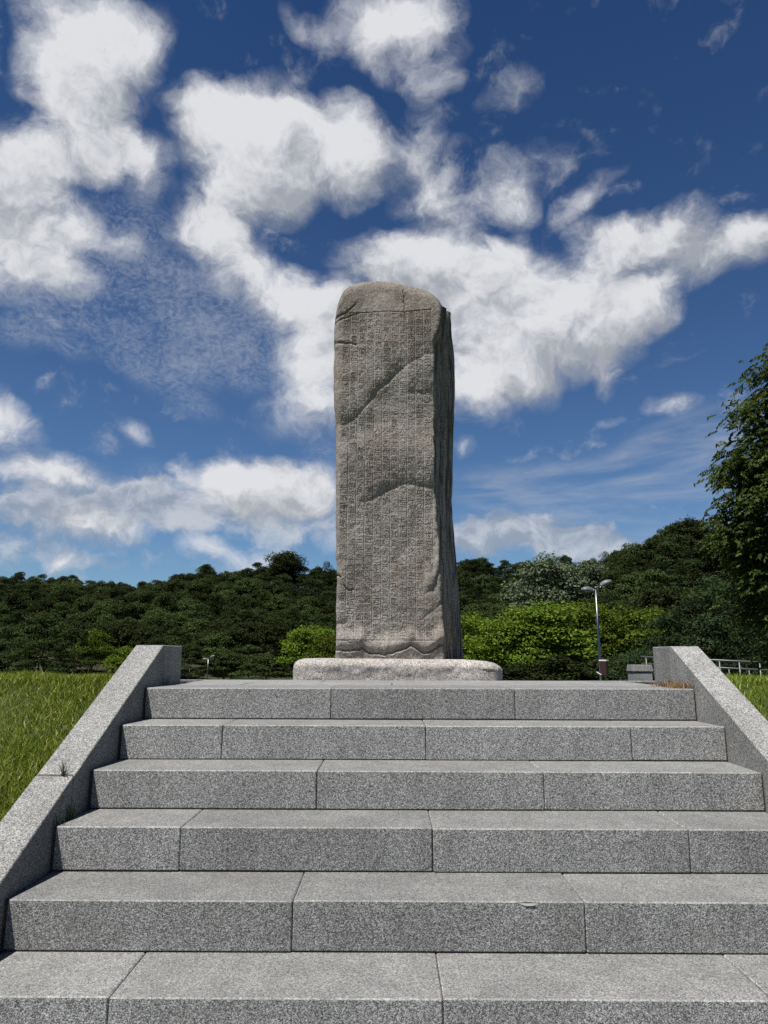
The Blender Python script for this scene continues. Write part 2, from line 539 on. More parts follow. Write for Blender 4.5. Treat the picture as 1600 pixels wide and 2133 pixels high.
M_RISER = granite('granite_flamed', (0.040, 0.0395, 0.039), (0.176, 0.174, 0.169), (0.42, 0.416, 0.40), 330.0, bump=.6)
M_TREAD = granite('granite_worn', (0.060, 0.060, 0.060), (0.143, 0.141, 0.135), (0.245, 0.244, 0.236), 310.0, bump=.35, stain=.4)
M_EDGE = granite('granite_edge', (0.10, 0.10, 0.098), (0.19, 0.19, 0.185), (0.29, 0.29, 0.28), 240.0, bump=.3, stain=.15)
M_WALL = granite('granite_sawn', (0.04712, 0.04712, 0.04793), (0.1625, 0.1608, 0.1543), (0.33, 0.326, 0.31), 300.0, bump=.25, stain=.22)
M_PAVE = granite('granite_paving', (0.08936, 0.08936, 0.08773), (0.1625, 0.1625, 0.1584), (0.2518, 0.2518, 0.2437), 200.0, bump=.2, stain=.4)
M_BASE = granite('granite_pink', (0.085, 0.076, 0.068), (0.300, 0.277, 0.252), (0.47, 0.44, 0.41), 190.0, bump=.45, stain=.2)

m, t, out = mat('joint_dirt')
tc = t.n('ShaderNodeTexCoord').outputs['Object']
bsdf(t, out, t.ramp(t.noise(tc, 30.0, 4.0), [(.3, (.035, .028, .02)), (.7, (.10, .078, .055))]), .95)
M_JOINT = m

m, t, out = mat('stele_stone')
tc = t.n('ShaderNodeTexCoord').outputs['Object']
vo = t.n('ShaderNodeTexVoronoi', {'Vector': tc, 'Scale': 150.0})
cell = t.n('ShaderNodeSeparateColor', {0: vo.outputs['Color']}).outputs[0]
col = t.ramp(cell, [(0.0, (.114, .104, .093)), (.5, (.198, .182, .163)), (1.0, (.300, .279, .253))])
sz = t.n('ShaderNodeSeparateXYZ', {0: tc}).outputs[2]
col = t.mix(t.smooth(t.noise(t.v('MULTIPLY', tc, (1, 1, .35)), 3.2, 5.0, .6), .40, .66), col, (.80, .76, .72), 'MULTIPLY')
col = t.mix(t.m('MULTIPLY', t.smooth(t.noise(t.v('MULTIPLY', tc, (7, 7, .5)), 2.2, 6.0, .65), .50, .70), .45), col, (.62, .60, .56), 'MULTIPLY')
grime = t.m('MULTIPLY', t.smooth(sz, 2.35, 3.25), t.m('ADD', .35, t.m('MULTIPLY', t.smooth(t.noise(t.v('MULTIPLY', tc, (9, 9, .6)), 2.0, 5.0, .6), .35, .65), .5)))
col = t.mix(grime, col, (.62, .61, .58), 'MULTIPLY')
col = t.mix(t.m('MULTIPLY', t.smooth(t.noise(tc, 1.7, 4.0, .6), .48, .7), .25), col, (.24, .205, .185))
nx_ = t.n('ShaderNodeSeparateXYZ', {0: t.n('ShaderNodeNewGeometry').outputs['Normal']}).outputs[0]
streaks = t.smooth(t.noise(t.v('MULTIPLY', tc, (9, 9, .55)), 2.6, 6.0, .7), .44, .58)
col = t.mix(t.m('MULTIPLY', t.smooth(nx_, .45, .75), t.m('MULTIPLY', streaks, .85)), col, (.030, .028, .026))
bn = t.n('ShaderNodeBump', {'Strength': .4, 'Distance': .005, 'Height': t.noise(tc, 70.0, 5.0, .7)})
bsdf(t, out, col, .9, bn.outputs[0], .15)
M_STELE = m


def foliage(name, dark, light, trans=.2, var=.35, rough=.9, spec=.05, pale=None):
    m, t, out = mat(name)
    geo = t.n('ShaderNodeNewGeometry')
    oi = t.n('ShaderNodeObjectInfo')
    fac = t.m('ADD', t.m('MULTIPLY', geo.outputs['Random Per Island'], 1 - var), t.m('MULTIPLY', oi.outputs['Random'], var))
    col = t.mix(fac, dark, light)
    if pale:                     # some blades are bleached
        col = t.mix(t.smooth(geo.outputs['Random Per Island'], pale[1], pale[1] + .12), col, pale[0])
    hs = t.n('ShaderNodeHueSaturation', {'Hue': t.m('ADD', .485, t.m('MULTIPLY', oi.outputs['Random'], .03)), 'Saturation': 1.0,
                                         'Value': t.m('ADD', .6, t.m('MULTIPLY', oi.outputs['Random'], .8)), 'Color': col})
    b = t.n('ShaderNodeBsdfPrincipled', {'Base Color': hs.outputs[0], 'Roughness': rough, 'Specular IOR Level': spec})
    tr = t.n('ShaderNodeBsdfTranslucent', {0: hs.outputs[0]})
    mx = t.n('ShaderNodeMixShader', {0: trans, 1: b.outputs[0], 2: tr.outputs[0]})
    t.put(out.inputs[0], mx)
    return m


M_PINE = foliage('pine_needles', (0.0075, 0.0145, 0.005), (0.042, 0.058, 0.018))
M_OAK = foliage('oak_leaves', (0.0085, 0.0155, 0.005), (0.049, 0.063, 0.019))
M_BLUE = foliage('fir_needles', (0.009, 0.019, 0.008), (0.042, 0.065, 0.026))
M_LIME = foliage('maple_leaves', (0.024, 0.046, 0.0045), (0.112, 0.150, 0.016), .3, .2, .8, .08)
M_SILVER = foliage('silver_leaves', (0.0240, 0.0341, 0.0180), (0.0950, 0.1120, 0.0680))
M_ZELK = foliage('zelkova_leaves', (0.018, 0.040, 0.006), (0.150, 0.205, 0.052), .38, rough=.7, spec=.10)
M_GRASS = foliage('grass_blades', (.036, .062, .003), (.20, .235, .026), .35, .0, .9, .03, ((.36, .36, .13), .80))
M_DRY = foliage('dry_grass', (.16, .10, .045), (.34, .24, .13), .2, .0)
M_WEED = foliage('weed_leaves', (.012, .022, .008), (.04, .06, .02), .2, .0)

m, t, out = mat('bark')
tc = t.n('ShaderNodeTexCoord').outputs['Object']
bsdf(t, out, t.ramp(t.noise(t.v('MULTIPLY', tc, (4, 4, 1)), 3.0, 5.0), [(.3, (.035, .026, .02)), (.7, (.13, .10, .075))]), .95)
M_BARK = m

m, t, out = mat('ground_soil')
tc = t.n('ShaderNodeTexCoord').outputs['Object']
col = t.mix(t.noise(tc, .15, 6.0, .6), (.050, .070, .010), (.12, .135, .03))
bsdf(t, out, col, .95)
M_GROUND = m
m, t, out = mat('turf_soil')
tc = t.n('ShaderNodeTexCoord').outputs['Object']
col = t.mix(t.noise(tc, 9.0, 6.0, .6), (.014, .022, .002), (.040, .052, .007))
bsdf(t, out, col, .95)
M_TURF = m


def simple(name, color, rough=.5, metallic=0.0, spec=.4, nz=.15):
    m, t, out = mat(name)
    tc = t.n('ShaderNodeTexCoord').outputs['Object']
    k = t.m('ADD', 1 - nz / 2, t.m('MULTIPLY', t.noise(tc, 9.0, 4.0), nz))
    c = t.mix(1.0, color, t.n('ShaderNodeCombineColor', {0: k, 1: k, 2: k}).outputs[0], 'MULTIPLY')
    bsdf(t, out, c, rough, None, spec, metallic)
    return m


M_STEEL = simple('brushed_steel', (.075, .077, .08), .40, .3)
M_POLE = simple('lamp_pole_steel', (.13, .135, .14), .30, 1.0)
M_LAMP = simple('lamp_grey_paint', (.075, .08, .09), .5)
M_LENS = simple('lamp_lens', (.20, .205, .21), .25)
M_MAROON = simple('maroon_paint', (.030, .009, .009), .5)
M_PINKW = simple('sunlit_face_tone', (.30, .24, .23), .5)
M_WHITE = simple('white_paint', (.45, .45, .44), .5)
M_DIRT = simple('chip_dust', (.30, .295, .28), .9)

# ------------------------------------------------------------------ ground and hill
SKYLINE = [(-900, 1200), (-300, 1195), (0, 1197), (150, 1202), (165, 1216), (290, 1214), (400, 1192), (470, 1192), (560, 1180),
           (700, 1190), (860, 1178), (950, 1170), (1050, 1172), (1110, 1168), (1210, 1166), (1270, 1163), (1330, 1135),
           (1390, 1110), (1440, 1092), (1500, 1095), (1600, 1110), (1900, 1120), (2500, 1180)]
_sk = [ray(a, b) for a, b in SKYLINE]
SK_AZ = np.array([math.atan2(d.x, d.y) for d in _sk])
SK_EL = np.array([d.z / math.hypot(d.x, d.y) for d in _sk])
AZ_R = math.atan2(ray(1250, 1200).x, ray(1250, 1200).y)


def hill_params(az):
    k = sstep(az, AZ_R - .10, AZ_R + .08)
    yr = 262 - 92 * k
    foot = 150 - 62 * k
    tan_el = np.interp(az, SK_AZ, SK_EL)
    return yr, foot, tan_el


def ground_z(x, y):
    x, y = np.asarray(x, float), np.asarray(y, float)
    d = np.hypot(x, y)
    az = np.arctan2(x, y)
    z = -1.6 - 2.6 * sstep(y, 10, 70) - .5 * sstep(y, 70, 170)
    yr, foot, te = hill_params(az)
    zr = EYE + te * yr - 8.2
    front = np.cos(np.clip(az, -1.55, 1.55)) > .30
    hz = z + (zr - z) * np.clip((d - foot) / (yr - foot), 0, 1) ** 1.15
    hz = np.where(d > yr, zr - (d - yr) * .06, hz)
    fade = sstep(np.cos(az), .25, .55)
    out = np.where(front, z + (np.maximum(hz, z) - z) * fade, z)
    return np.maximum(out + fbm(x / 22, y / 22, 3, 5) * .9 * sstep(d, 25, 90), -12)


g1 = np.concatenate([-np.geomspace(420, 14, 46), np.linspace(-12, 12, 13), np.geomspace(14, 420, 46)])
gy = np.concatenate([-np.geomspace(420, 14, 20), np.linspace(-12, 20, 12), np.linspace(24, 300, 90), np.geomspace(310, 900, 12)])
far = np.concatenate([[-4000, -1500], g1, [1500, 4000]])
fary = np.concatenate([[-4000, -1500], gy, [1800, 4500]])
GX, GY = np.meshgrid(far, fary)
GZ = ground_z(GX, GY)
GV = np.stack([GX, GY, GZ], -1).reshape(-1, 3)
nx, ny = len(far), len(fary)
idx = np.arange(nx * ny).reshape(ny, nx)
GQ = np.stack([idx[:-1, :-1], idx[:-1, 1:], idx[1:, 1:], idx[1:, :-1]], -1).reshape(-1, 4)
m, t, out = mat('forest_floor')
tc = t.n('ShaderNodeTexCoord').outputs['Object']
bsdf(t, out, t.mix(t.noise(tc, .5, 6.0, .6), (.012, .014, .006), (.035, .036, .014)), .95)
M_FLOOR = m
gme = np_mesh('ground', GV, GQ, mats=[M_GROUND, M_FLOOR], smooth=True)
_c = GV[GQ].mean(1)
_yr, _ft, _te = hill_params(np.arctan2(_c[:, 0], _c[:, 1]))
_d = np.hypot(_c[:, 0], _c[:, 1])
gme.polygons.foreach_set('material_index', ((_d > _ft - 4) & (_c[:, 1] > 0)).astype(np.int32))
tag(link('ground', gme), kind='structure')

# ------------------------------------------------------------------ banks of lawn beside the stairs
WW = .163                        # parapet width
YC, ZC, YE = 4.27, .232, 4.63    # parapet: end of the slope, its height, far end
SL = H / T


def wall_top(y):
    return ZC - np.maximum(YC - np.asarray(y, float), 0) * SL


def bank_z(x, y, side):
    ax = np.abs(np.asarray(x, float))
    y = np.asarray(y, float)
    z = np.minimum(wall_top(y) - .075, .022)
    z = np.maximum(z, -1.62)
    z = z - .14 * sstep(y, 4.75, 5.3) - .45 * sstep(y, 5.2, 8.5) - 1.2 * sstep(y, 9, 15)
    z = z - 1.9 * sstep(ax, 9, 16)
    z = z + fbm(x * 1.3, y * 1.3, 3, 11) * .030
    return np.maximum(z, -1.75)


for side in (-1, 1):
    x_in = (XL - WW + .03) if side < 0 else (XR + WW - .03)
    xs = x_in + side * np.concatenate([np.linspace(0, 4, 34), np.geomspace(4.2, 16, 16)])
    ys = np.concatenate([np.linspace(-.5, 8, 70), np.linspace(8.3, 16, 18)])
    X, Y = np.meshgrid(xs, ys)
    Z = bank_z(X, Y, side)
    V = np.stack([X, Y, Z], -1).reshape(-1, 3)
    nx, ny = len(xs), len(ys)
    idx = np.arange(nx * ny).reshape(ny, nx)
    Q = np.stack([idx[:-1, :-1], idx[:-1, 1:], idx[1:, 1:], idx[1:, :-1]], -1).reshape(-1, 4)
    if side < 0:
        Q = Q[:, ::-1]
    tag(link('grass_bank', np_mesh('grass_bank', V, Q, mats=[M_TURF], smooth=True)), kind='structure')
# turf behind the platform joins the two banks
xs = np.linspace(XL - 3, XR + 3, 30)
ys = np.linspace(8.3, 16, 18)
X, Y = np.meshgrid(xs, ys)
Z = np.minimum(bank_z(X, Y, 1) - .01, .167 - .036 * Y - .12)
idx = np.arange(X.size).reshape(X.shape)
Q = np.stack([idx[:-1, :-1], idx[:-1, 1:], idx[1:, 1:], idx[1:, :-1]], -1).reshape(-1, 4)
tag(link('back_slope', np_mesh('back_slope', np.stack([X, Y, Z], -1).reshape(-1, 3), Q, mats=[M_TURF], smooth=True)), kind='structure')


def blades(name, px, py, pz, h, wd, lean, mats):
    n = len(px)
    a = RNG.uniform(0, 2 * np.pi, n)
    b = RNG.uniform(0, 2 * np.pi, n)
    sx, sy = np.cos(a) * wd / 2, np.sin(a) * wd / 2
    lx, ly = np.cos(b) * lean * h, np.sin(b) * lean * h
    base = np.stack([px, py, pz], -1)
    side = np.stack([sx, sy, np.zeros(n)], -1)
    mid = base + np.stack([lx * .3, ly * .3, h * .55], -1)
    tip = base + np.stack([lx, ly, h * np.sqrt(np.clip(1 - (lean * .6) ** 2, .2, 1))], -1)
    V = np.stack([base - side, base + side, mid + side * .75, mid - side * .75, tip], 1).reshape(-1, 3)
    k = np.arange(n)[:, None] * 5
    return np_mesh(name, V, k + np.array([[0, 1, 2, 3]]), k + np.array([[3, 2, 4]]), mats=mats)


for side, n1, nm in ((-1, 190000, 'lawn_grass'), (1, 110000, 'lawn_grass')):
    x_in = (XL - WW - .004) if side < 0 else (XR + WW + .004)
    u = RNG.random(n1) ** 1.35
    px = x_in + side * u * 4.6
    py = 1.5 + 4.3 * RNG.random(n1)
    clump = fbm(px * 3, py * 3, 3, 4)
    h = (.026 + .020 * RNG.random(n1)) * (1 + .9 * clump)
    tall = RNG.random(n1) < .006
    h = np.where(tall, h * 1.9, h)
    pz = bank_z(px, py, side) - .004
    me = blades(nm, px, py, pz, h, RNG.uniform(.0028, .0048, n1), RNG.uniform(.15, 1.0, n1), [M_GRASS])
    tag(link(nm, me), kind='stuff')

# ------------------------------------------------------------------ staircase
st = thing('granite_staircase', (0, Y1, 0), 'broad grey granite staircase of long speckled blocks climbing to the stele platform', 'staircase')
JOINTS = {0: (-.313, .683), 1: (-.822, .1825, 1.192), 2: (-.320, .687), 3: (-.823, .174, 1.181), 4: (-.332, .677),
          5: (-.832, .162, 1.14), 6: (-.32, .69), 7: (-.83, .17, 1.16), 8: (-.33, .68)}
NS = 9
G = .0016
for k in range(NS):
    y0, z1 = Y1 - k * T, -k * H
    xs = [XL + .012] + list(JOINTS[k]) + [XR - .007]
    for a, b in zip(xs[:-1], xs[1:]):
        dy = random.uniform(-.0025, .0025)
        stone('stone_block', a + G, b - G, y0 + dy - Y1, y0 + T + (.10 if k == 0 else .035) - Y1, z1 - H + .0035,
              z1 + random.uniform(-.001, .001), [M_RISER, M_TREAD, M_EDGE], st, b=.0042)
prof = [(.8 + 0, -1.6)]
prof = []
for k in range(NS - 1, -1, -1):
    y0 = Y1 - k * T + .012
    prof += [(y0, -(k + 1) * H - .012 if k < NS - 1 else -1.62), (y0, -k * H - .012)]
prof += [(Y1 + .42, -.012), (Y1 + .42, -1.62)]
n = len(prof)
v = [(x, y - Y1, z) for x in (XL - .05, XR + .05) for y, z in prof]
f = [tuple(range(n)), tuple(range(2 * n - 1, n - 1, -1))] + [(i, (i + 1) % n, n + (i + 1) % n, n + i) for i in range(n)]
link('mortar_bed', new_mesh('mortar_bed', v, f, [M_JOINT]), st)
# a pale flake broken from the nosing of the fifth step
cx = at(1100, 1880, Y1 - 4 * T)
n = 14
vv, ff = [(0, 0, 0)], []
for k in range(n):
    a = 2 * math.pi * k / n
    vv.append((.030 * math.cos(a), -.004 - .002 * math.cos(a), (.009 if math.sin(a) < 0 else .004) * math.sin(a)))
for k in range(n):
    ff.append((0, 1 + (k + 1) % n, 1 + k))
vv[0] = (0, -.0015, .001)
link('edge_chip', new_mesh('edge_chip', vv, ff, [M_DIRT]), st, (cx.x, cx.y - Y1 + .0015, -4 * H - .004))

# ------------------------------------------------------------------ parapets


def wall_piece(parent, x0, x1, prof2, name='wall_stone'):
    n = len(prof2)
    cx = (x0 + x1) / 2
    cy = sum(p[0] for p in prof2) / n
    cz = sum(p[1] for p in prof2) / n
    v = [(x - cx, y - cy, z - cz) for x in (x0, x1) for y, z in prof2]
    f = [tuple(range(n)), tuple(range(n, 2 * n))] + [(i, (i + 1) % n, n + (i + 1) % n, n + i) for i in range(n)]
    vv, ff = chamfer_solid(f, v, .0035)
    o = link(name, new_mesh(name, vv, ff, [M_WALL]), parent)
    p = parent.location
    o.location = (cx - p.x, cy - p.y, cz - p.z)
    return o


def parapet(x0, x1, yj, ye, label):
    p = thing('stair_parapet', ((x0 + x1) / 2, YE, 0), label, 'parapet', 'stone parapets along the stairs')
    zt = lambda y: ZC - (YC - y) * SL
    ys = [.9, 2.02, 3.165, YC]
    for a, b in zip(ys[:-1], ys[1:]):
        g = .0042
        e = 0 if b < YC else yj - YC
        bot = lambda y: max(zt(y) - .62, -1.62)
        pr = [(a + g, bot(a)), (b + e - g, bot(b)), (b + e - g, zt(b) if e == 0 else ZC)]
        if e > 0:
            pr.append((b, ZC))
        pr.append((a + g, zt(a)))
        wall_piece(p, x0, x1, pr)
    for yy in ys[1:-1]:          # dark mortar seen in the open joints
        mbj = MB()
        v = []
        for xx in (x0 + .006, x1 - .006):
            for (yq, zq) in ((yy - .01, zt(yy - .01) - .0016), (yy + .01, zt(yy + .01) - .0016), (yy + .01, zt(yy) - .5), (yy - .01, zt(yy) - .5)):
                v.append((xx - p.location.x, yq - p.location.y, zq))
        mbj.add(v, [(0, 1, 2, 3), (4, 5, 6, 7), (0, 1, 5, 4), (1, 2, 6, 5), (2, 3, 7, 6), (3, 0, 4, 7)])
        link('mortar_joint', mbj.mesh('mortar_joint', M_JOINT), p)
    wall_piece(p, x0, x1, [(yj + .003, -.5), (ye, -.5), (ye, ZC), (yj + .003, ZC)])
    return p


parapet(XL - WW, XL, 4.30, 4.66, 'sloping grey granite parapet on the left, its inner face in shade')
parapet(XR, XR + WW, 4.29, 4.57, 'sloping grey granite parapet on the right, its inner face sunlit')

# ------------------------------------------------------------------ platform
plat = tag(link('paved_platform', None), kind='structure')
mb = MB()


def plat_z(y):
    return -max(y - 5.35, 0) * .033


ys = [Y1 + T + .105, 4.86, 5.32, 5.80, 6.28, 6.76, 7.24, 7.72, 8.2, 8.68]
for r_, (a, b) in enumerate(zip(ys[:-1], ys[1:])):
    wx = [-4.6, 4.9]
    if a < 5.3:
        wx = [XL + .004, XR - .004]
    x = wx[0]
    off = [.18, .62, .40][r_ % 3]
    cuts = [wx[0]] + [c for c in np.arange(math.floor(wx[0]) + off, wx[1], .92) if wx[0] + .2 < c < wx[1] - .2] + [wx[1]]
    for c0, c1 in zip(cuts[:-1], cuts[1:]):
        if r_ > 1 and -.2 < (c0 + c1) / 2 < .45 and 5.9 < a < 6.9:
            continue                                         # under the slab
        za, zb = plat_z(a), plat_z(b)
        cx, cy = (c0 + c1) / 2, (a + b) / 2
        j = random.uniform(-.0012, .0012)
        vs = []
        for xx in (c0 + .003, c1 - .003):
            for yy, zt in ((a + .003, za), (b - .003, zb)):
                for zz in (zt - .06, zt + j):
                    vs.append((xx - cx, yy - cy, zz))
        vv, ff = chamfer_solid(BOXF, vs, .003)
        link('paving_stone', new_mesh('paving_stone', vv, ff, [M_PAVE]), plat, (cx, cy, 0))
mb.add([(-4.6, 5.32, -.012), (4.9, 5.32, -.012), (4.9, 5.36, -.012), (-4.6, 5.36, -.012), (4.9, 8.68, plat_z(8.68) - .012),
        (-4.6, 8.68, plat_z(8.68) - .012), (-4.6, 8.68, -.8), (4.9, 8.68, -.8), (XL - .02, Y1 + .3, -.012), (XR + .02, Y1 + .3, -.012),
        (XR + .02, 5.32, -.013), (XL - .02, 5.32, -.013)],
       [(0, 1, 2, 3), (3, 2, 4, 5), (5, 4, 7, 6), (8, 9, 10, 11)])
link('mortar_bed', mb.mesh('platform_bed', M_JOINT), plat)
# plaza at the foot of the stairs
plaza = tag(link('plaza', None), kind='structure')
yb = Y1 - (NS - 1) * T
pm = None
for i in range(-4, 5):
    for j in range(0, 8):
        x0, y0 = i * .9 - .45 + (.45 if j % 2 else 0), yb - .02 - (j + 1) * .6
        if pm is None:
            o = stone('paving_stone', x0 + .003, x0 + .897, y0 + .003, y0 + .597, -1.56, -NS * H, [M_PAVE], plaza, .003, 0)
            pm = o.data
        else:
            link('paving_stone', pm, plaza, (x0 + .45, y0 + .3, (-1.56 - NS * H) / 2))
mb = MB()
mb.add([(-5, yb + .2, -1.50), (5, yb + .2, -1.50), (5, yb - 5, -1.50), (-5, yb - 5, -1.50)], [(0, 3, 2, 1)])
link('mortar_bed', mb.mesh('plaza_bed', M_JOINT), plaza)

# ------------------------------------------------------------------ slab under the stele
YB = 5.50
pL, pR = at(605, 1414, YB), at(1051, 1416, YB)
bx0, bx1 = pL.x, pR.x
by0, by1 = YB, YB + 1.55
N = 420
rows = []
corner = .13
per = []
segs = [((bx0 + corner, by0), (bx1 - corner, by0)), ((bx1, by0 + corner), (bx1, by1 - corner)),
        ((bx1 - corner, by1), (bx0 + corner, by1)), ((bx0, by1 - corner), (bx0, by0 + corner))]
cens = [(bx1 - corner, by0 + corner, -90), (bx1 - corner, by1 - corner, 0), (bx0 + corner, by1 - corner, 90), (bx0 + corner, by0 + corner, 180)]
for (p0, p1), (ccx, ccy, a0) in zip(segs, cens):
    L = math.hypot(p1[0] - p0[0], p1[1] - p0[1])
    nn = int(L / .011)
    nrm = Vector((p1[1] - p0[1], -(p1[0] - p0[0]))).normalized()
    for i in range(nn):
        u = i / nn
        per.append((p0[0] + (p1[0] - p0[0]) * u, p0[1] + (p1[1] - p0[1]) * u, nrm.x, nrm.y))
    for i in range(16):
        a = R(a0 + 90 * i / 16)
        per.append((ccx + corner * math.cos(a), ccy + corner * math.sin(a), math.cos(a), math.sin(a)))
per = np.array(per)
s_ = np.concatenate([[0], np.cumsum(np.hypot(*(np.diff(per[:, :2], axis=0)).T))])
ZT = .150
prof = [(0, -.10), (0, -.03)] + [(0, z) for z in np.linspace(0, ZT - .065, 9)] + \
       [(.075 * (1 - math.cos(a)), ZT - .065 + .065 * math.sin(a)) for a in np.linspace(.15, math.pi / 2, 9)] + \
       [(d, ZT + .002 * d) for d in (.11, .15, .2, .26, .34, .44)]
V = []
for ins, z in prof:
    nz = fbm(s_ * 5.0, np.full_like(s_, z * 6 + ins * 4), 5, 21, .58) * .020
    nz2 = fbm(s_ * 2.2, np.full_like(s_, 3.3), 3, 33) * .022
    edge = 1.0 if ins > 0 else .55
    endd = sstep(np.abs(per[:, 0] - (bx0 + bx1) / 2), .60, .80)
    x = per[:, 0] - per[:, 2] * (ins * (1 + .6 * endd * (per[:, 0] > 0)) - nz)
    y = per[:, 1] - per[:, 3] * (ins - nz)
    zz = z + (nz2 * .35 + nz * .25) * (z > ZT - .07) - .020 * sstep(per[:, 0], bx1 - .30, bx1) * (z > ZT - .07)
    V.append(np.stack([x, y, zz * np.ones_like(x)], -1))
V = np.array(V)
nr, nc = V.shape[:2]
idx = np.arange(nr * nc).reshape(nr, nc)
Q = np.stack([idx[:-1], np.roll(idx[:-1], -1, 1), np.roll(idx[1:], -1, 1), idx[1:]], -1).reshape(-1, 4)
Vf = np.concatenate([V.reshape(-1, 3), [[(bx0 + bx1) / 2, (by0 + by1) / 2, ZT]]])
ctr = len(Vf) - 1
Tt = np.stack([idx[-1], np.roll(idx[-1], -1), np.full(nc, ctr)], -1)
base = link('base_slab', np_mesh('base_slab', Vf, Q, Tt, mats=[M_BASE], smooth=True))
tag(base, 'low rough hewn pinkish granite slab with rounded edges carrying the stele', 'plinth')

# ------------------------------------------------------------------ stele
YF = 5.86
LEFT = [(570, 700), (640, 700), (660, 697), (720, 696), (790, 695), (850, 697), (900, 700), (1000, 700), (1080, 699), (1150, 700),
        (1250, 701), (1340, 700), (1375, 698)]
RIGHT = [(570, 921), (632, 919), (660, 912), (690, 906), (720, 903), (760, 903.5), (830, 904), (920, 905), (1000, 906.5), (1080, 911),
         (1150, 915), (1180, 917), (1250, 921), (1330, 926), (1375, 928)]
BACKR = [(570, 916), (632, 918), (646, 929), (660, 939), (700, 941), (740, 945), (770, 947), (830, 949), (870, 948), (930, 945), (1000, 943),
         (1050, 941), (1130, 946), (1200, 951), (1270, 957), (1340, 963), (1375, 965)]
TOP = [(696, 668), (697, 655), (700, 640), (706, 622), (714, 608), (726, 597), (745, 589), (765, 585.5), (785, 584.5), (810, 586),
       (830, 591), (838, 594), (846, 595), (872, 602), (895, 611), (912, 624), (920, 634)]
HROWS = 1120
NF, NSD, NBK = 300, 64, 40
# table: photograph row -> height on the front plane
_py = np.arange(560, 1400, 1.0)
_z = np.array([at(800, p, YF).z for p in _py])
def py_of(z): return np.interp(z, _z[::-1], _py[::-1])
def x_of(px, py, Y):
    # vectorised unprojection on the plane at depth Y
    dx = np.asarray(px, float) - 800.0
    dy = np.asarray(py, float) - 1066.5
    vx = RC.x * dx - UC.x * dy + FW.x * F
    vy = RC.y * dx - UC.y * dy + FW.y * F
    return vx / vy * Y
ZB = .135
def edge(tab, py):
    a = np.array(tab, float)
    return np.interp(py, a[:, 0], a[:, 1])
topx = np.array([at(a, b, YF).x for a, b in TOP])
topz = np.array([at(a, b - 6 * min(1, max(0, (650 - b) / 40)), YF).z for a, b in TOP])
ZMAX = topz.max()

# -- the carved text: eleven columns read from the right
TEXT = ["惟昔始祖鄒牟王之創基也出自北夫餘天帝之子母河伯女郎剖卵降世生而有聖□□□□□□命駕",
        "巡幸南下路由夫餘奄利大水王臨津言曰我是皇天之子母河伯女郎鄒牟王爲我連葭浮龜應聲卽爲",
        "連葭浮龜然後造渡於沸流谷忽本西城山上而建都焉不樂世位因遣黃龍來下迎王王於忽本東岡履",
        "龍首昇天顧命世子儒留王以道興治大朱留王紹承基業遝至十七世孫國岡上廣開土境平安好太王",
        "二九登祚號爲永樂大王恩澤洽于皇天威武振被四海掃除□□庶寧其業國富民殷五穀豊熟昊天不",
        "弔卅有九宴駕棄國以甲寅年九月卄九日乙酉遷就山陵於是立碑銘記勳績以示後世焉其詞曰",
        "永樂五年歲在乙未王以稗麗不□□人躬率往討過富山負山至鹽水上破其三部洛六七百營牛馬群",
        "羊不可稱數於是旋駕因過襄平道東來□城力城北豊五備□遊觀土境田獵而還百殘新羅舊是屬民",
        "由來朝貢而倭以辛卯年來渡□破百殘□□新羅以爲臣民以六年丙申王躬率水軍討伐殘國軍□□",
        "首攻取壹八城臼模盧城各模盧城幹弖利城□□城閣彌城牟盧城彌沙城□舍蔦城阿旦城古利城□",
        "利城雜彌城奧利城勾牟城古須耶羅城莫□□□□城□而耶羅城瑑城於利城□□城豆奴城沸□□"]
chars = sorted(set(''.join(TEXT)) - {'□'})
fc = bpy.data.curves.new('glyphs', 'FONT')
fc.body = '\n'.join(chars)
fc.resolution_u = 2
fc.offset = -0.010
fo = bpy.data.objects.new('glyphs', fc)
C.objects.link(fo)
dg = bpy.context.evaluated_depsgraph_get()
fm = fo.evaluated_get(dg).to_mesh()
fm.calc_loop_triangles()
fv = np.zeros(len(fm.vertices) * 3)
fm.vertices.foreach_get('co', fv)
fv = fv.reshape(-1, 3)[:, :2]
ft = np.zeros(len(fm.loop_triangles) * 3, np.int32)
fm.loop_triangles.foreach_get('vertices', ft)
tri = fv[ft.reshape(-1, 3)]
fo.evaluated_get(dg).to_mesh_clear()
bpy.data.objects.remove(fo)
bpy.data.curves.remove(fc)
RS = 40
GL = np.zeros((len(chars), RS, RS), np.float32)
which = np.clip(np.floor(-(tri[:, :, 1].mean(1) - .88)).astype(int), 0, len(chars) - 1)
for tr, wch in zip(tri, which):
    p = tr.copy()
    p[:, 1] = p[:, 1] + wch + .10
    p = (p - .02) / .96 * RS
    lo = np.maximum(np.floor(p.min(0)).astype(int) - 1, 0)
    hi = np.minimum(np.ceil(p.max(0)).astype(int) + 2, RS)
    if (hi <= lo).any():
        continue
    gx, gyy = np.meshgrid(np.arange(lo[0], hi[0]) + .5, np.arange(lo[1], hi[1]) + .5)
    d = []
    for i in range(3):
        a, b = p[i], p[(i + 1) % 3]
        d.append((b[0] - a[0]) * (gyy - a[1]) - (b[1] - a[1]) * (gx - a[0]))
    d = np.array(d)
    ins = (d >= -.25).all(0) | (d <= .25).all(0)
    GL[wch, lo[1]:hi[1], lo[0]:hi[0]] = np.maximum(GL[wch, lo[1]:hi[1], lo[0]:hi[0]], ins)
CH = {c: i for i, c in enumerate(chars)}

# -- front grid
zrow = np.linspace(0, 1, HROWS)
u = np.linspace(0, 1, NF)
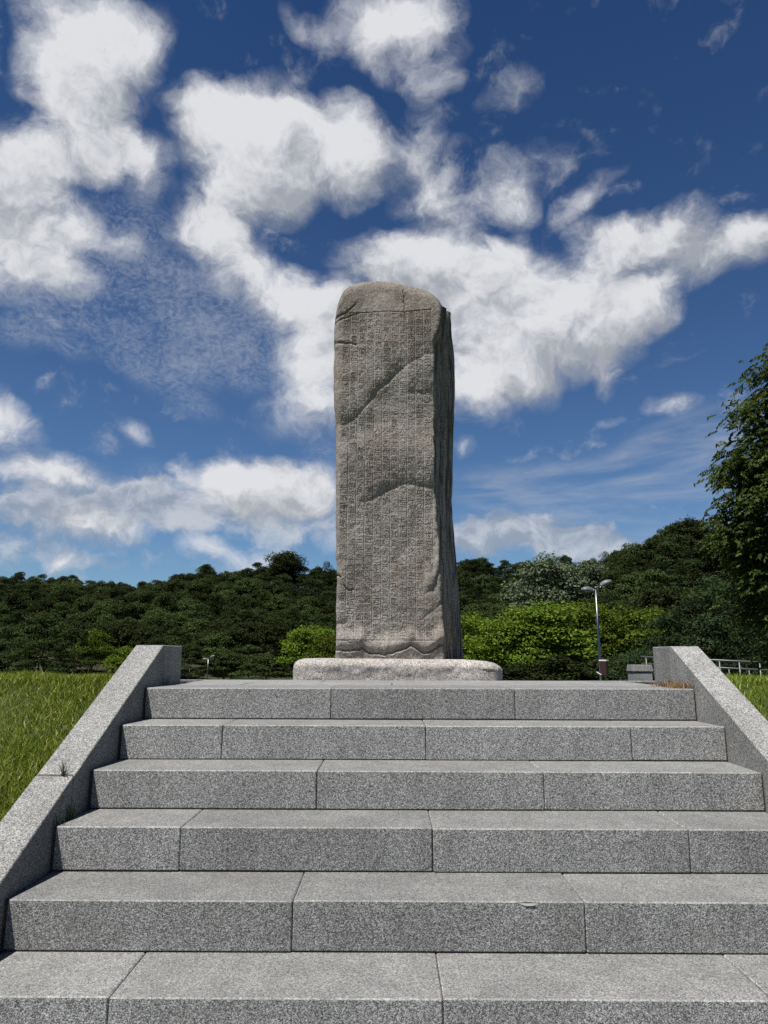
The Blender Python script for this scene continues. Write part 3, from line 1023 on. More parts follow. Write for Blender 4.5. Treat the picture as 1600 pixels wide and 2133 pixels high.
# left and right edges follow the photographed outline for each height
xf = np.zeros((HROWS, NF))
zf = np.zeros((HROWS, NF))
zmain = np.linspace(ZB, ZMAX, HROWS)
pyr = py_of(zmain)
xl = x_of(edge(LEFT, pyr), pyr, YF)
xr = x_of(edge(RIGHT, pyr), pyr, YF)
# the columns' own top heights
xcol_top = np.linspace(topx[0], topx[-1], NF)
ztop_col = np.interp(xcol_top, topx, topz)
for j in range(NF):
    zf[:, j] = ZB + (ztop_col[j] - ZB) * zrow
pyf = py_of(zf)
XLe, XRe = x_of(edge(LEFT, pyf), pyf, YF), x_of(edge(RIGHT, pyf), pyf, YF)
ragL = fbm(zf * 9, zf * 0 + 2, 4, 41) * .010
ragR = fbm(zf * 8, zf * 0 + 5, 4, 43) * .014
XLe, XRe = XLe + ragL, XRe + ragR
tt = sstep(zrow, .86, 1.0)[:, None]
xf = (XLe + (XRe - XLe) * u[None, :]) * (1 - tt) + xcol_top[None, :] * tt
pxf = 800 + (xf / YF) * (F * math.cos(PITCH) + 0) * 0    # filled below
# photograph column of each vertex
dd = YF * math.cos(PITCH) + (zf - EYE) * math.sin(PITCH)
pxf = 800 + F * (xf * math.cos(YAW) - YF * math.sin(YAW)) / (YF * math.cos(PITCH) + (zf - EYE) * math.sin(PITCH) + xf * math.sin(YAW) * math.cos(PITCH))

hgt = np.zeros_like(zf)          # outwards relief in metres


def ledge(line, A, up, down, lip=.12, x0=-1e9, x1=1e9, soft=18, rough=4.0, soft_lip=9.0):
    global hgt
    a = np.array(line, float)
    L = np.interp(pxf, a[:, 0], a[:, 1]) + fbm(pxf / 9, pxf * 0 + a[0, 1], 3, 61) * rough
    d = L - pyf                  # >0 above the line
    msk = sstep(pxf, x0, x0 + soft) * (1 - sstep(pxf, x1 - soft, x1))
    above = A * (1 - np.exp(-np.clip(d, 0, None) / (up * .45))) * (1 - sstep(d, up * 1.1, up * 4.0))
    below = lip * A * np.exp(-np.clip(-d, 0, None) / down) * sstep(-d, 0, soft_lip)
    hgt = hgt + msk * np.where(d > 0, above, below + 0 * d)


ledge([(690, 890), (735, 878), (758, 852), (790, 812), (835, 770), (862, 752), (905, 736)], .040, 58, 55)
ledge([(690, 830), (850, 816), (905, 821)], .022, 34, 26, x0=835)
ledge([(720, 1056), (760, 1046), (790, 1031), (815, 1017), (845, 1008), (870, 1010), (890, 1013), (912, 1013)], .034, 38, 34, x0=735, soft=40)
ledge([(690, 1355), (735, 1354), (752, 1349), (770, 1358), (800, 1361), (835, 1354), (855, 1344), (880, 1356), (895, 1359), (915, 1345), (930, 1338)], .038, 11, 20, lip=.7, soft_lip=6.0)
ledge([(690, 1334), (740, 1339), (770, 1337), (790, 1330)], .012, 10, 14, x1=790)
ledge([(860, 1310), (890, 1280), (925, 1255)], .020, 30, 26, x0=868)
ledge([(868, 1245), (890, 1236), (905, 1222), (914, 1190), (920, 1160)], .030, 22, 20, lip=.1, x0=880)
ledge([(690, 1296), (716, 1300), (740, 1290)], .014, 12, 14, x1=730)


def crack(line, depth, wid, rough=2.0, vertical=False):
    global hgt
    a = np.array(line, float)
    if vertical:
        L = np.interp(pyf, a[:, 1], a[:, 0]) + fbm(pyf / 7, pyf * 0 + 1, 3, 63) * rough
        d = np.abs(pxf - L)
        msk = (pyf > a[0, 1]) & (pyf < a[-1, 1])
    else:
        L = np.interp(pxf, a[:, 0], a[:, 1]) + fbm(pxf / 7, pxf * 0 + 3, 3, 67) * rough
        d = np.abs(pyf - L)
        msk = (pxf > a[0, 0]) & (pxf < a[-1, 0])
    hgt = hgt - depth * np.exp(-(d / wid) ** 2) * msk


crack([(690, 662), (712, 654), (726, 646), (741, 632)], .012, 2.0)
crack([(690, 672), (715, 662), (745, 652)], .010, 1.8)
crack([(690, 711), (712, 714), (730, 715), (742, 719)], .014, 2.6, 3)
crack([(838, 585), (840, 605), (842, 640), (845, 672)], .010, 1.8, 2.5, True)
crack([(700, 1195), (712, 1204)], .02, 2.0)
crack([(716, 1218), (726, 1230), (738, 1228)], .015, 2.0)
# the pulled-in corner below the shoulder on the right, and broad undulation
hgt += fbm(xf * 2.3, zf * 1.4, 3, 71) * .045
hgt += fbm(xf * 9, zf * 8, 4, 73) * .0075
hgt += fbm(xf * 45, zf * 40, 3, 79, .6) * .0028
hgt += .010 * sstep(-np.abs(pyf - 930), -60, 0)

# -- engraving
px_l0, px_l1 = lambda r_: 713.0 + (701.3 - 713.0) * r_, lambda r_: 896.0 + (904.0 - 896.0) * r_
PT, PB = 651.0, 1334.0
ztop_t, zbot_t = np.interp(PT, _py, _z), np.interp(PB, _py, _z)
rr = (ztop_t - zf) / (ztop_t - zbot_t)
cl0, cl1 = px_l0(np.clip(rr, 0, 1)), px_l1(np.clip(rr, 0, 1))
cu = (pxf - cl0) / (cl1 - cl0) * 11.0
col = np.floor(cu).astype(int)
_rj = np.random.default_rng(8)
colj = _rj.uniform(-.30, .30, 13)[np.clip(col + 1, 0, 12)]
rr41 = rr * 41 + colj * sstep(rr, .0, .04) * (1 - sstep(rr, .96, 1.0)) + fbm(xf * 5, zf * 5, 2, 15) * .25
row = np.floor(rr41).astype(int)
fu = (cu - col - .5) / .84 + .5
fvv = ((rr41 - row) - .5) / .95 + .5
mask = np.zeros_like(zf)
inside = (col >= 0) & (col < 11) & (row >= 0) & (row < 41) & (fu > 0) & (fu < 1) & (fvv > 0) & (fvv < 1)
code = np.full((11, 41), -1)
deep = np.random.default_rng(5).uniform(.65, 1.2, (11, 41))
for c, line in enumerate(TEXT):
    for k, ch in enumerate(line[:41]):
        if ch in CH:
            code[10 - c, k] = CH[ch]
ii = np.where(inside)
cc = code[col[ii], row[ii]]
gx = fu[ii] * RS - .5
gyv = (1 - fvv[ii]) * RS - .5
x0 = np.clip(np.floor(gx).astype(int), 0, RS - 2)
y0 = np.clip(np.floor(gyv).astype(int), 0, RS - 2)
tx, ty = np.clip(gx - x0, 0, 1), np.clip(gyv - y0, 0, 1)
cs = np.maximum(cc, 0)
val = (GL[cs, y0, x0] * (1 - tx) + GL[cs, y0, x0 + 1] * tx) * (1 - ty) + (GL[cs, y0 + 1, x0] * (1 - tx) + GL[cs, y0 + 1, x0 + 1] * tx) * ty
mask[ii] = np.where(cc >= 0, val * deep[col[ii], row[ii]], 0)
wear = np.clip(.95 + fbm(xf * 4.0, zf * 3.5, 3, 91) * .9, .40, 1.15)
gl = np.abs(cu - np.round(cu)) * (cl1 - cl0) / 11.0
inr = (rr > -.004) & (rr < 1.004)
lines = np.exp(-(gl / .75) ** 2) * inr * (np.round(cu) >= 1) * (np.round(cu) <= 11)
hl = (np.exp(-((pyf - PT) / 1.0) ** 2) * (pxf > 718) + np.exp(-((pyf - PB) / 1.0) ** 2) * (pxf < 905)) * (cu > -.3) * (cu < 11.1)
hgt -= np.maximum(lines * .0068, hl * .0065) * wear
hgt -= mask * .0062 * wear
glyph_mask = mask

# rounding of the front's rim
ztc = np.interp(xf, topx, topz)
dt = ztc - zf
rim_t = (1 - np.clip(dt / .11, 0, 1)) ** 2
rim_l = (1 - np.clip(u / .05, 0, 1))[None, :] ** 2
rim_r = (1 - np.clip((1 - u) / .03, 0, 1))[None, :] ** 2
yf = YF - hgt + .045 * rim_t + .035 * rim_l + .014 * rim_r
# -- the other sides, row by row
DB = .62


def ztop_side(k):                # shoulders behind the front fall off
    return ztop_col[-1] - .10 * k, ztop_col[0] - .02 * k


cols = [np.stack([xf, yf, zf], -1)]
sv = np.linspace(0, 1, NSD + 1)[1:]
zt_r = np.interp(660, _py, _z)
side_ = np.zeros((HROWS, NSD, 3))
for j, s in enumerate(sv):
    ztb = at(937, 664, YF + DB).z
    zt_ = ztop_col[-1] * (1 - s) + ztb * s + .02 * math.sin(s * math.pi)
    z = ZB + (zt_ - ZB) * zrow
    # silhouette at the back edge
    yy = YF + .03 + (DB - .03) * s
    pyb = np.interp(z, np.array([at(940, p, YF + DB).z for p in (560, 700, 850, 1000, 1150, 1300, 1390)])[::-1],
                    np.array([560, 700, 850, 1000, 1150, 1300, 1390.])[::-1])
    xb = x_of(edge(BACKR, pyb), pyb, YF + DB)
    x0_ = xf[:, -1]
    x = x0_ + (xb - x0_) * s
    rel = fbm(np.full(HROWS, s * 9.0), z * 1.1, 4, 101, .6) * .05 + fbm(np.full(HROWS, s * 26.0), z * 2.0, 3, 105, .6) * .034
    x = x + rel * math.sin(min(s, .97) * math.pi) ** .6
    side_[:, j] = np.stack([x, np.full(HROWS, yy) + fbm(z * 3, np.full(HROWS, s * 5), 3, 107) * .03 * s, z], -1)
    if j == 0:
        side_[:, j, 1] += yf[:, -1] - YF
cols.append(side_)
bk = np.zeros((HROWS, NBK, 3))
xb1, zb1 = side_[:, -1, 0], side_[:, -1, 2]
xlb = xf[:, 0] + .07
for j, s in enumerate(np.linspace(0, 1, NBK + 1)[1:]):
    zt_ = side_[-1, -1, 2] * (1 - s) + (ztop_col[0] - .05) * s + .22 * math.sin(s * math.pi)
    z = ZB + (zt_ - ZB) * zrow
    x = xb1 + (xlb - xb1) * s
    yy = YF + DB + .10 * math.sin(s * math.pi) - .10 * s + fbm(z * 2, np.full(HROWS, s * 4), 4, 111) * .06
    bk[:, j] = np.stack([x, yy, z], -1)
cols.append(bk)
NL = 24
lf = np.zeros((HROWS, NL, 3))
for j, s in enumerate(np.linspace(0, 1, NL + 2)[1:-1]):
    a, b = bk[:, -1], cols[0][:, 0]
    p = a + (b - a) * s
    p[:, 0] += fbm(np.full(HROWS, s * 8), p[:, 2] * 1.5, 4, 117) * .04 * math.sin(s * math.pi)
    lf[:, j] = p
cols.append(lf)
P = np.concatenate(cols, 1)
nr, nc = P.shape[:2]
cap_c = P[-1].mean(0)
caps = []
for q in (.2, .4, .6, .8):
    ringp = P[-1] * (1 - q) + cap_c * q
    ringp[:, 2] += .05 * math.sin(q * math.pi / 2)
    caps.append(ringp)
PV = np.concatenate([P.reshape(-1, 3), np.array(caps).reshape(-1, 3), [cap_c + [0, 0, .05]]])
idx = np.arange((nr + 4) * nc).reshape(nr + 4, nc)
Q = np.stack([idx[:-1], np.roll(idx[:-1], -1, 1), np.roll(idx[1:], -1, 1), idx[1:]], -1)
tip = len(PV) - 1
Tt = np.stack([idx[-1], np.roll(idx[-1], -1), np.full(nc, tip)], -1)
# faces cut by the chisel become the inscription, a part of its own
fmask = np.zeros((nr + 3, nc), bool)
gm = np.minimum(glyph_mask * 1.6, 1)
fmask[:nr - 1, :NF - 1] = (gm[:-1, :-1] + gm[1:, :-1] + gm[:-1, 1:] + gm[1:, 1:]) > 1.6
lm_ = np.maximum(lines, hl)
lmask = np.zeros((nr + 3, nc), bool)
lmask[:nr - 1, :NF - 1] = ((lm_[:-1, :-1] + lm_[1:, :-1] + lm_[:-1, 1:] + lm_[1:, 1:]) > 1.8) & ~fmask[:nr - 1, :NF - 1]
OX, OY, OZ = (bx0 + bx1) / 2, YF + .3, ZB
stele = thing('stone_stele', (OX, OY, OZ), 'tall weathered grey brown stone stele carved with columns of Chinese characters', 'stele')
PV = PV - np.array([OX, OY, OZ])


def sub_mesh(name, quads, tris=None):
    used = np.unique(np.concatenate([quads.ravel()] + ([tris.ravel()] if tris is not None else [])))
    remap = np.zeros(len(PV), np.int64)
    remap[used] = np.arange(len(used))
    return np_mesh(name, PV[used], remap[quads], None if tris is None else remap[tris], mats=[M_STELE], smooth=True)


allm = ~(fmask | lmask)
link('stone_body', sub_mesh('stone_body', Q[allm], Tt), stele)
link('inscription', sub_mesh('inscription', Q[fmask]), stele)
link('column_rules', sub_mesh('column_rules', Q[lmask]), stele)


# ------------------------------------------------------------------ trees
def leaf_quads(cen, nrm, ln, wd, rng, droop=0.0, along=None):
    n = len(cen)
    r1 = rng.normal(size=(n, 3))
    if along is None:
        tdir = np.cross(nrm, r1)
    else:
        tdir = along + r1 * .35
    tdir[:, 2] -= droop
    tdir /= np.linalg.norm(tdir, axis=1, keepdims=True) + 1e-9
    sd = np.cross(tdir, nrm)
    sd /= np.linalg.norm(sd, axis=1, keepdims=True) + 1e-9
    ln, wd = np.asarray(ln).reshape(-1, 1), np.asarray(wd).reshape(-1, 1)
    V = np.stack([cen - tdir * ln / 2, cen + sd * wd / 2, cen + tdir * ln / 2, cen - sd * wd / 2], 1).reshape(-1, 3)
    return V, np.arange(n * 4).reshape(-1, 4)


def clump_points(clumps, n_each, rng, upper=.35):
    cs, ns = [], []
    for (c, rx, rz) in clumps:
        n = max(int(n_each * (rx * rx + rx * rz) * .8), 12)
        d = rng.normal(size=(n, 3))
        d /= np.linalg.norm(d, axis=1, keepdims=True)
        flip = (d[:, 2] < 0) & (rng.random(n) < upper + .3)
        d[flip, 2] *= -1
        r = 1 - .45 * rng.random(n) ** 1.6
        p = d * r[:, None] * np.array([rx, rx, rz]) * (1 + .13 * rng.normal(size=(n, 1)))
        cs.append(p + np.array(c))
        nn = d / np.array([rx, rx, rz])
        nn /= np.linalg.norm(nn, axis=1, keepdims=True)
        ns.append(nn)
    return np.concatenate(cs), np.concatenate(ns)


def trunk_mesh(name, h, r, limbs, rng, bend=.15):
    mb = MB()
    pts, rad = [], []
    for i in range(6):
        k = i / 5
        pts.append((bend * math.sin(k * 4 + rng.random()) * (i > 0), bend * math.cos(k * 3) * (i > 0) * .6, h * k))
        rad.append(r * (1 - .75 * k) * (1.25 if i == 0 else 1))
    mb.tube(pts, rad, 7)
    for (z0, tip) in limbs:
        k = z0 / h
        a = Vector((bend * math.sin(k * 4) * .5, 0, z0))
        b = Vector(tip)
        mid = (a + b) / 2 + Vector((0, 0, -.1 * (b - a).length))
        mb.tube([a, mid, b], [r * .35, r * .25, r * .08], 5, False)
    return mb.mesh(name, M_BARK, True)


def make_pine(seed, h=9.0, w_=4.2, m=None, tiers=6, dens=120, flat=.25, leaf=(.36, .14), low=.08):
    rng = np.random.default_rng(seed)
    clumps, limbs = [], []
    for i in range(tiers):
        k = (i + .3) / tiers
        z = h * (low + (1 - low) * k)
        rad = w_ * (1 - .66 * k ** 2.2) * rng.uniform(.8, 1.1)
        nb = max(int(7 * (1 - k) + 3), 3)
        a0 = rng.uniform(0, 6.28)
        for j in range(nb):
            a = a0 + 6.283 * j / nb + rng.normal() * .25
            rr_ = rad * rng.uniform(.45, .85)
            s = rng.uniform(.75, 1.25) * (1.35 - .55 * k)
            c = (rr_ * math.cos(a), rr_ * math.sin(a), z + rng.normal() * .35)
            clumps.append((c, s, s * flat * (1 + .8 * k)))
            if i < tiers - 1 and j % 2 == 0:
                limbs.append((max(z - .6, .5), c))
    if w_ > 3:                   # a full rounded top
        for q in range(5):
            a = 1.2566 * q + rng.normal() * .3
            clumps.append(((.8 * math.cos(a), .8 * math.sin(a), h - 1.0 + rng.normal() * .25), .95, .62))
        clumps.append(((0, 0, h - .55), .9, .55))
    else:
        clumps.append(((0, 0, h - .4), .6, .7))
    c, n = clump_points(clumps, dens, rng)
    nn = n * .55 + rng.normal(size=n.shape) * .55
    nn[:, 2] += .45
    nn /= np.linalg.norm(nn, axis=1, keepdims=True)
    V, Qd = leaf_quads(c, nn, rng.uniform(.7, 1.3, len(c)) * leaf[0], rng.uniform(.7, 1.3, len(c)) * leaf[1], rng, -.15)
    return np_mesh('crown', V, Qd, mats=[m]), trunk_mesh('trunk', h * .93, .19, limbs, rng, .35)


def make_round(seed, h=9.0, w_=4.0, m=None, n_cl=80, dens=80, leaf=(.34, .23), tiered=.48, low=.08, top=.0):
    rng = np.random.default_rng(seed)
    clumps, limbs = [], []
    cz = h * (1 + low) / 2
    rz = h * (1 - low) / 2
    for i in range(n_cl):
        d = rng.normal(size=3)
        d /= np.linalg.norm(d)
        if d[2] < -.3:
            d[2] *= -.6
        r = rng.uniform(.55, .88)
        s = rng.uniform(.8, 1.35) * w_ / 4.0
        c = (d[0] * r * (w_ - .3), d[1] * r * (w_ - .3), cz + d[2] * r * (rz - .2))
        clumps.append((c, s, s * tiered * (1.45 if d[2] > .5 else 1)))
        if i % 3 == 0:
            limbs.append((h * rng.uniform(.2, .45), c))
    for q in range(7):
        a = .9 * q + rng.normal() * .3
        r = w_ * rng.uniform(.25, .5)
        clumps.append(((r * math.cos(a), r * math.sin(a), cz + rz * rng.uniform(.58, .78)), w_ * .26, w_ * .20))
    clumps.append(((0, 0, cz + rz * .82), w_ * .28, w_ * .2))
    c, n = clump_points(clumps, dens, rng)
    nn = n * .5 + rng.normal(size=n.shape) * .45
    nn[:, 2] += .5
    nn /= np.linalg.norm(nn, axis=1, keepdims=True)
    V, Qd = leaf_quads(c, nn, rng.uniform(.7, 1.3, len(c)) * leaf[0], rng.uniform(.7, 1.3, len(c)) * leaf[1], rng, .1)
    return np_mesh('crown', V, Qd, mats=[m]), trunk_mesh('trunk', h * .75, .17, limbs, rng, .2)


PROTO = {
    'pine': [make_pine(1, 9.2, 4.3, M_PINE), make_pine(2, 9.8, 3.7, M_PINE, 7), make_pine(3, 8.6, 4.8, M_PINE, 5),
             make_pine(4, 9.5, 4.1, M_PINE, 7, flat=.30)],
    'oak': [make_round(11, 9.0, 4.3, M_OAK), make_round(12, 8.6, 4.8, M_OAK, 40), make_round(13, 9.6, 4.0, M_OAK, 32, tiered=.75)],
    'lime': [make_round(21, 8.6, 4.4, M_LIME, 70, 95, (.26, .17), .36), make_round(22, 8.0, 4.0, M_LIME, 64, 95, (.26, .17), .38),
             make_round(23, 9.2, 4.2, M_LIME, 70, 95, (.26, .17), .34)],
    'fir': [make_pine(31, 8.8, 3.8, M_BLUE, 9, 120, .40, (.28, .09), .04), make_pine(32, 8.0, 4.2, M_BLUE, 8, 120, .42, (.28, .09), .04)],
    'silver': [make_round(41, 11.0, 4.9, M_SILVER, 46, 50, (.34, .22), .7, .1)],
    'spire': [make_pine(51, 10.0, 2.4, M_PINE, 9, 90, .45, (.32, .12), .1)],
    'round': [make_round(61, 10.5, 5.6, M_OAK, 56, 46, (.36, .26), .75, .15)],
}
INFO = {'pine': ('pine_tree', 'pine tree'), 'oak': ('oak_tree', 'broadleaf tree'), 'lime': ('maple_tree', 'maple tree'),
        'fir': ('fir_tree', 'conifer'), 'silver': ('silver_tree', 'broadleaf tree'), 'spire': ('fir_tree', 'conifer'),
        'round': ('oak_tree', 'broadleaf tree')}
_first = {}


def tree(kind, x, y, label, group=None, s=1.0, sz=None, rz=None, z=None):
    v = random.randrange(len(PROTO[kind]))
    z = float(ground_z(x, y)) - .15 if z is None else z
    nm, cat = INFO[kind]
    if (kind, v) not in _first:
        root = thing(nm, (x, y, z), label, cat, group)
        cm, tm = PROTO[kind][v]
        link('crown', cm, root)
        link('trunk', tm, root)
        _first[(kind, v)] = root
    else:
        root = copy_tree(_first[(kind, v)])
        root.name = nm
        root.location = (x, y, z)
        if 'group' in root:
            del root['group']
        tag(root, label, cat, group)
    root.rotation_euler = (0, 0, random.uniform(0, 6.28) if rz is None else rz)
    root.scale = (s, s, s if sz is None else sz)
    return root


def tree_px(kind, px, ptop, Y, label, group=None, wide=1.0, hproto=None):
    """a tree whose top stands at (px, ptop) of the photograph at depth Y"""
    p = at(px, ptop, Y)
    z = float(ground_z(p.x, p.y)) - .15
    h0 = hproto or {'pine': 9.3, 'oak': 9.2, 'lime': 8.7, 'fir': 8.4, 'silver': 11.2, 'spire': 10.1, 'round': 10.7}[kind]
    sz = (p.z - z) / h0
    return tree(kind, p.x, p.y, label, group, sz * wide, sz, z=z)


WHERE = {0: 'at the foot of the wooded hill', 1: 'half way up the wooded hill', 2: 'on the skyline crest of the wooded hill'}


def hill_label(kind, zone, az):
    lr = 'left of the stele' if az < 0 else 'right of the stele'
    w1 = 'dark green layered pine ' if kind == 'pine' else 'dark leafy broadleaf tree '
    w2 = 'pines ' if kind == 'pine' else 'broadleaf trees '
    return w1 + WHERE[zone] + ', ' + lr, w2 + WHERE[zone] + ', ' + lr


az0, az1 = -.545, .58
count = 0
d = 86.0
rowi = 0
while d < 272:
    step = 6.6 if d < 225 else 5.2
    naz = int((az1 - az0) * d / step)
    for i in range(naz):
        az = az0 + (i + .5 + (rowi % 2) * .5 + random.uniform(-.32, .32)) * (az1 - az0) / naz
        dd_ = d + random.uniform(-2.6, 2.6)
        yr, foot, te = hill_params(az)
        if dd_ < foot + 2 or dd_ > yr + 9:
            continue
        x, y = dd_ * math.sin(az), dd_ * math.cos(az)
        # hidden behind the stele: nothing of it would show
        if -.055 < az < .075 and dd_ < 255:
            continue
        top = dd_ > yr - 12
        zone = 2 if top else (0 if dd_ < foot + 24 else 1)
        s = random.uniform(.92, 1.22) * (.9 if top else 1.0)
        if fbm(np.array(x / 30.), np.array(y / 30.), 2, 9) > -.03 or random.random() < (.55 if zone == 2 else .15):
            tree('oak', x, y, *hill_label('oak', zone, az), s, s * random.uniform(.9, 1.1))
        else:
            tree('pine', x, y, *hill_label('pine', zone, az), s, s * random.uniform(.9, 1.15))
        count += 1
    d += 7.6 if d < 200 else 8.0
    rowi += 1
print('hill trees', count)

# single trees that stand out
tree_px('round', 597, 1148, 246, 'tall round-crowned dark tree rising above the skyline left of the stele', None, .95)
tree_px('pine', 430, 1178, 250, 'bushy blue-green pine crown standing up from the skyline on the left', None, .8)
tree_px('spire', 684, 1172, 246, 'narrow spire-topped conifer on the skyline just left of the stele', None)
tree_px('spire', 1262, 1152, 176, 'narrow conifer on the skyline above the tall street lamp, left of a pair', None)
tree_px('spire', 1284, 1151, 176, 'narrow conifer on the skyline above the tall street lamp, right of a pair', None)
tree_px('silver', 1140, 1154, 150, 'pale silvery broadleaf tree at the skyline between stele and street lamp', None, 1.0)
tree_px('silver', 1215, 1166, 156, 'greyish green broadleaf tree right beside the pale silvery one', None, .9)
tree_px('round', 1436, 1080, 150, 'large dark dome-crowned tree topping the right-hand skyline', None, 1.0)
tree_px('pine', 1370, 1118, 150, 'dark pine on the rising skyline left of the large dome-crowned tree', None, 1.0)
tree_px('oak', 1520, 1100, 120, 'dark leafy tree behind the near drooping-leaved tree on the right', None, 1.1)
# bright band at the foot of the wood, right of the stele
LB = [(985, 1262, 74, 'bright green maple right beside the stele edge, at the foot of the wood', 1.1),
      (1050, 1282, 66, 'low bright maple in front, second right of the stele', 1.0),
      (1130, 1250, 68, 'tallest yellow-green maple between the stele and the street lamp', 1.2),
      (1210, 1262, 72, 'yellow-green maple just left of the street lamp pole', 1.0),
      (1290, 1246, 74, 'yellow-green maple just right of the street lamp pole', 1.05),
      (1360, 1262, 76, 'dull green maple farthest right of the bright row', 1.0)]
for px, py, Y, lab, wd in LB:
    tree_px('lime', px, py, Y, lab, None, wd)
for px, py, Y, lab, wd in [(655, 1300, 84, 'bright green maple right beside the left edge of the stele', 1.1),
                           (690, 1330, 76, 'low bright maple half hidden behind the left edge of the stele', 1.2),
                           (265, 1338, 92, 'light green maple above the grass, left of the left parapet', 1.1),
                           (195, 1316, 104, 'light green maple above the lawn between dark pines', .9),
                           
                           ]:
    tree_px('lime', px, py, Y, lab, None, wd)
for px, py, Y, lab, wd in [(470, 1352, 104, 'low dull green leafy tree right behind the small street lamp', 1.4),
                           (555, 1358, 98, 'low dull green leafy tree between small street lamp and slab', 1.5),
                           (1165, 1372, 60, 'low dark bush at the foot of the maples, left of the street lamp', 1.8),
                           (1215, 1368, 66, 'low dark bush at the foot of the maples, touching the lamp pole', 1.8),
                           (1280, 1366, 62, 'low dark bush right of the control box', 1.8),
                           (1085, 1376, 62, 'low dark bush under the bright maples near the slab', 1.8)]:
    tree_px('oak', px, py, Y, lab, None, wd)
for px, py, Y, lab, wd in [(20, 1292, 92, 'dark bushy pine at the left edge of the photo above the lawn', 1.1),
                           (95, 1285, 90, 'dark layered pine above the lawn, second from the left edge', 1.1),
                           (160, 1305, 86, 'dark layered pine above the lawn, third from the left edge', 1.0),
                           (330, 1330, 104, 'dark pine rising behind the top of the left parapet', 1.0),
                           (400, 1345, 98, 'dark low pine just right of the left parapet end', 1.1),
                           (520, 1335, 118, 'dark pine behind the low light maples left of the slab', 1.1)]:
    tree_px('pine', px, py, Y, lab, None, wd)
for px, py, Y, lab, wd in [(1445, 1232, 62, 'blue-green fir behind the right parapet top', 1.1),
                           (1520, 1218, 60, 'broad blue-green fir above the steel handrail', 1.15),
                           (1592, 1210, 54, 'blue-green fir at the right edge of the photo', 1.1),
                           (1330, 1345, 56, 'low blue-green fir behind the small granite post', 1.5),
                           (1390, 1290, 64, 'blue-green fir right behind the end of the right parapet', 1.1),
                           (1660, 1240, 50, 'blue-green fir just outside the right edge behind the handrail', 1.1)]:
    tree_px('fir', px, py, Y, lab, None, wd)

# -- the near tree at the right edge: drooping sprays of pointed leaves
rng = np.random.default_rng(77)
tp = Vector((9.38, 14.2, -1.5))
tb = float(bank_z(np.array(tp.x), np.array(tp.y), 1))
zk = thing('zelkova_tree', (tp.x, tp.y, tb), 'leafy near tree with drooping pointed leaves at the right edge', 'tree')
mb = MB()
mb.tube([(0, 0, 0), (.05, .02, 1.2), (-.03, 0, 2.6), (.1, .05, 4.5), (0, 0, 7.0)], [.22, .17, .15, .10, .03], 9)
sprays = []
for i in range(560):
    k = rng.random()
    z = 1.7 + 6.5 * k
    a = rng.uniform(0, 6.283)
    rad = np.interp(z, [1.7, 2.6, 3.5, 4.9, 6.0, 7.0, 8.2], [1.5, 2.0, 2.15, 2.1, 1.65, .95, .35]) * math.sqrt(rng.uniform(.15, 1.0))
    sprays.append(np.array([rad * math.cos(a), rad * math.sin(a), z]))
for (px, py, dy) in [(1570, 765, 0), (1520, 860, 0), (1545, 850, .4), (1525, 930, .2), (1550, 940, -.3), (1520, 960, 0), (1500, 985, 0),
                     (1535, 1000, .3), (1510, 1040, 0), (1550, 1060, -.3), (1505, 1080, .2), (1545, 1120, 0), (1515, 1130, .3),
                     (1500, 1110, 0), (1580, 830, .2), (1575, 900, .4), (1590, 980, 0), (1570, 1020, .3), (1585, 1100, .2), (1560, 1170, .2),
                     (1590, 780, .2), (1530, 1160, .2), (1580, 1200, .3), (1545, 1210, 0), (1590, 1230, .2)]:
    p = at(px, py, tp.y + dy)
    for q in range(5):
        sprays.append(np.array([p.x - tp.x + .24 + .22 * q * rng.random(), dy + .3 * rng.normal() * (q > 0), p.z - tb + .12 * rng.normal() * (q > 0)]))
for s in sprays[::4]:
    z0 = max(s[2] * .7, 1.6)
    mb.tube([(0, 0, z0), tuple((s + [0, 0, z0]) * .5 + [0, 0, .25]), tuple(s)], [.045, .028, .010], 5, False)
link('trunk', mb.mesh('trunk', M_BARK, True), zk)
VV, NNn = [], 0
cs, ns, al = [], [], []
for s in sprays:
    out_d = s * np.array([1, 1, 0])
    out_d /= np.linalg.norm(out_d) + 1e-6
    for b in range(rng.integers(14, 22)):
        o = s + rng.normal(size=3) * np.array([.20, .20, .14])
        dirb = out_d * rng.uniform(.3, 1) + rng.normal(size=3) * .55
        dirb[2] = dirb[2] * .5 + .1
        dirb /= np.linalg.norm(dirb)
        L = rng.uniform(.18, .36)
        nl = rng.integers(9, 15)
        for q in range(nl):
            k = (q + .5) / nl
            p = o + dirb * L * k + np.array([0, 0, -.28 * L * k * k * 1.6])
            sd = np.cross(dirb, [0, 0, 1.0]) * (1 if q % 2 else -1)
            a_ = dirb * .6 + sd * .7 + np.array([0, 0, -.65])
            cs.append(p + a_ * .03)
            al.append(a_)
            nrm = np.array([0, 0, 1.0]) + rng.normal(size=3) * .45
            ns.append(nrm / np.linalg.norm(nrm))
cs, ns, al = np.array(cs), np.array(ns), np.array(al)
V, Qd = leaf_quads(cs, ns, rng.uniform(.085, .13, len(cs)), rng.uniform(.034, .050, len(cs)), rng, .15, al)
link('crown', np_mesh('crown', V, Qd, mats=[M_ZELK]), zk)
print('near leaves', len(cs))


# ------------------------------------------------------------------ street lamps
def arc(p0, p1, p2, n=8):
    p0, p1, p2 = Vector(p0), Vector(p1), Vector(p2)
    return [p0 * (1 - t_) ** 2 + p1 * 2 * t_ * (1 - t_) + p2 * t_ * t_ for t_ in np.linspace(0, 1, n)]


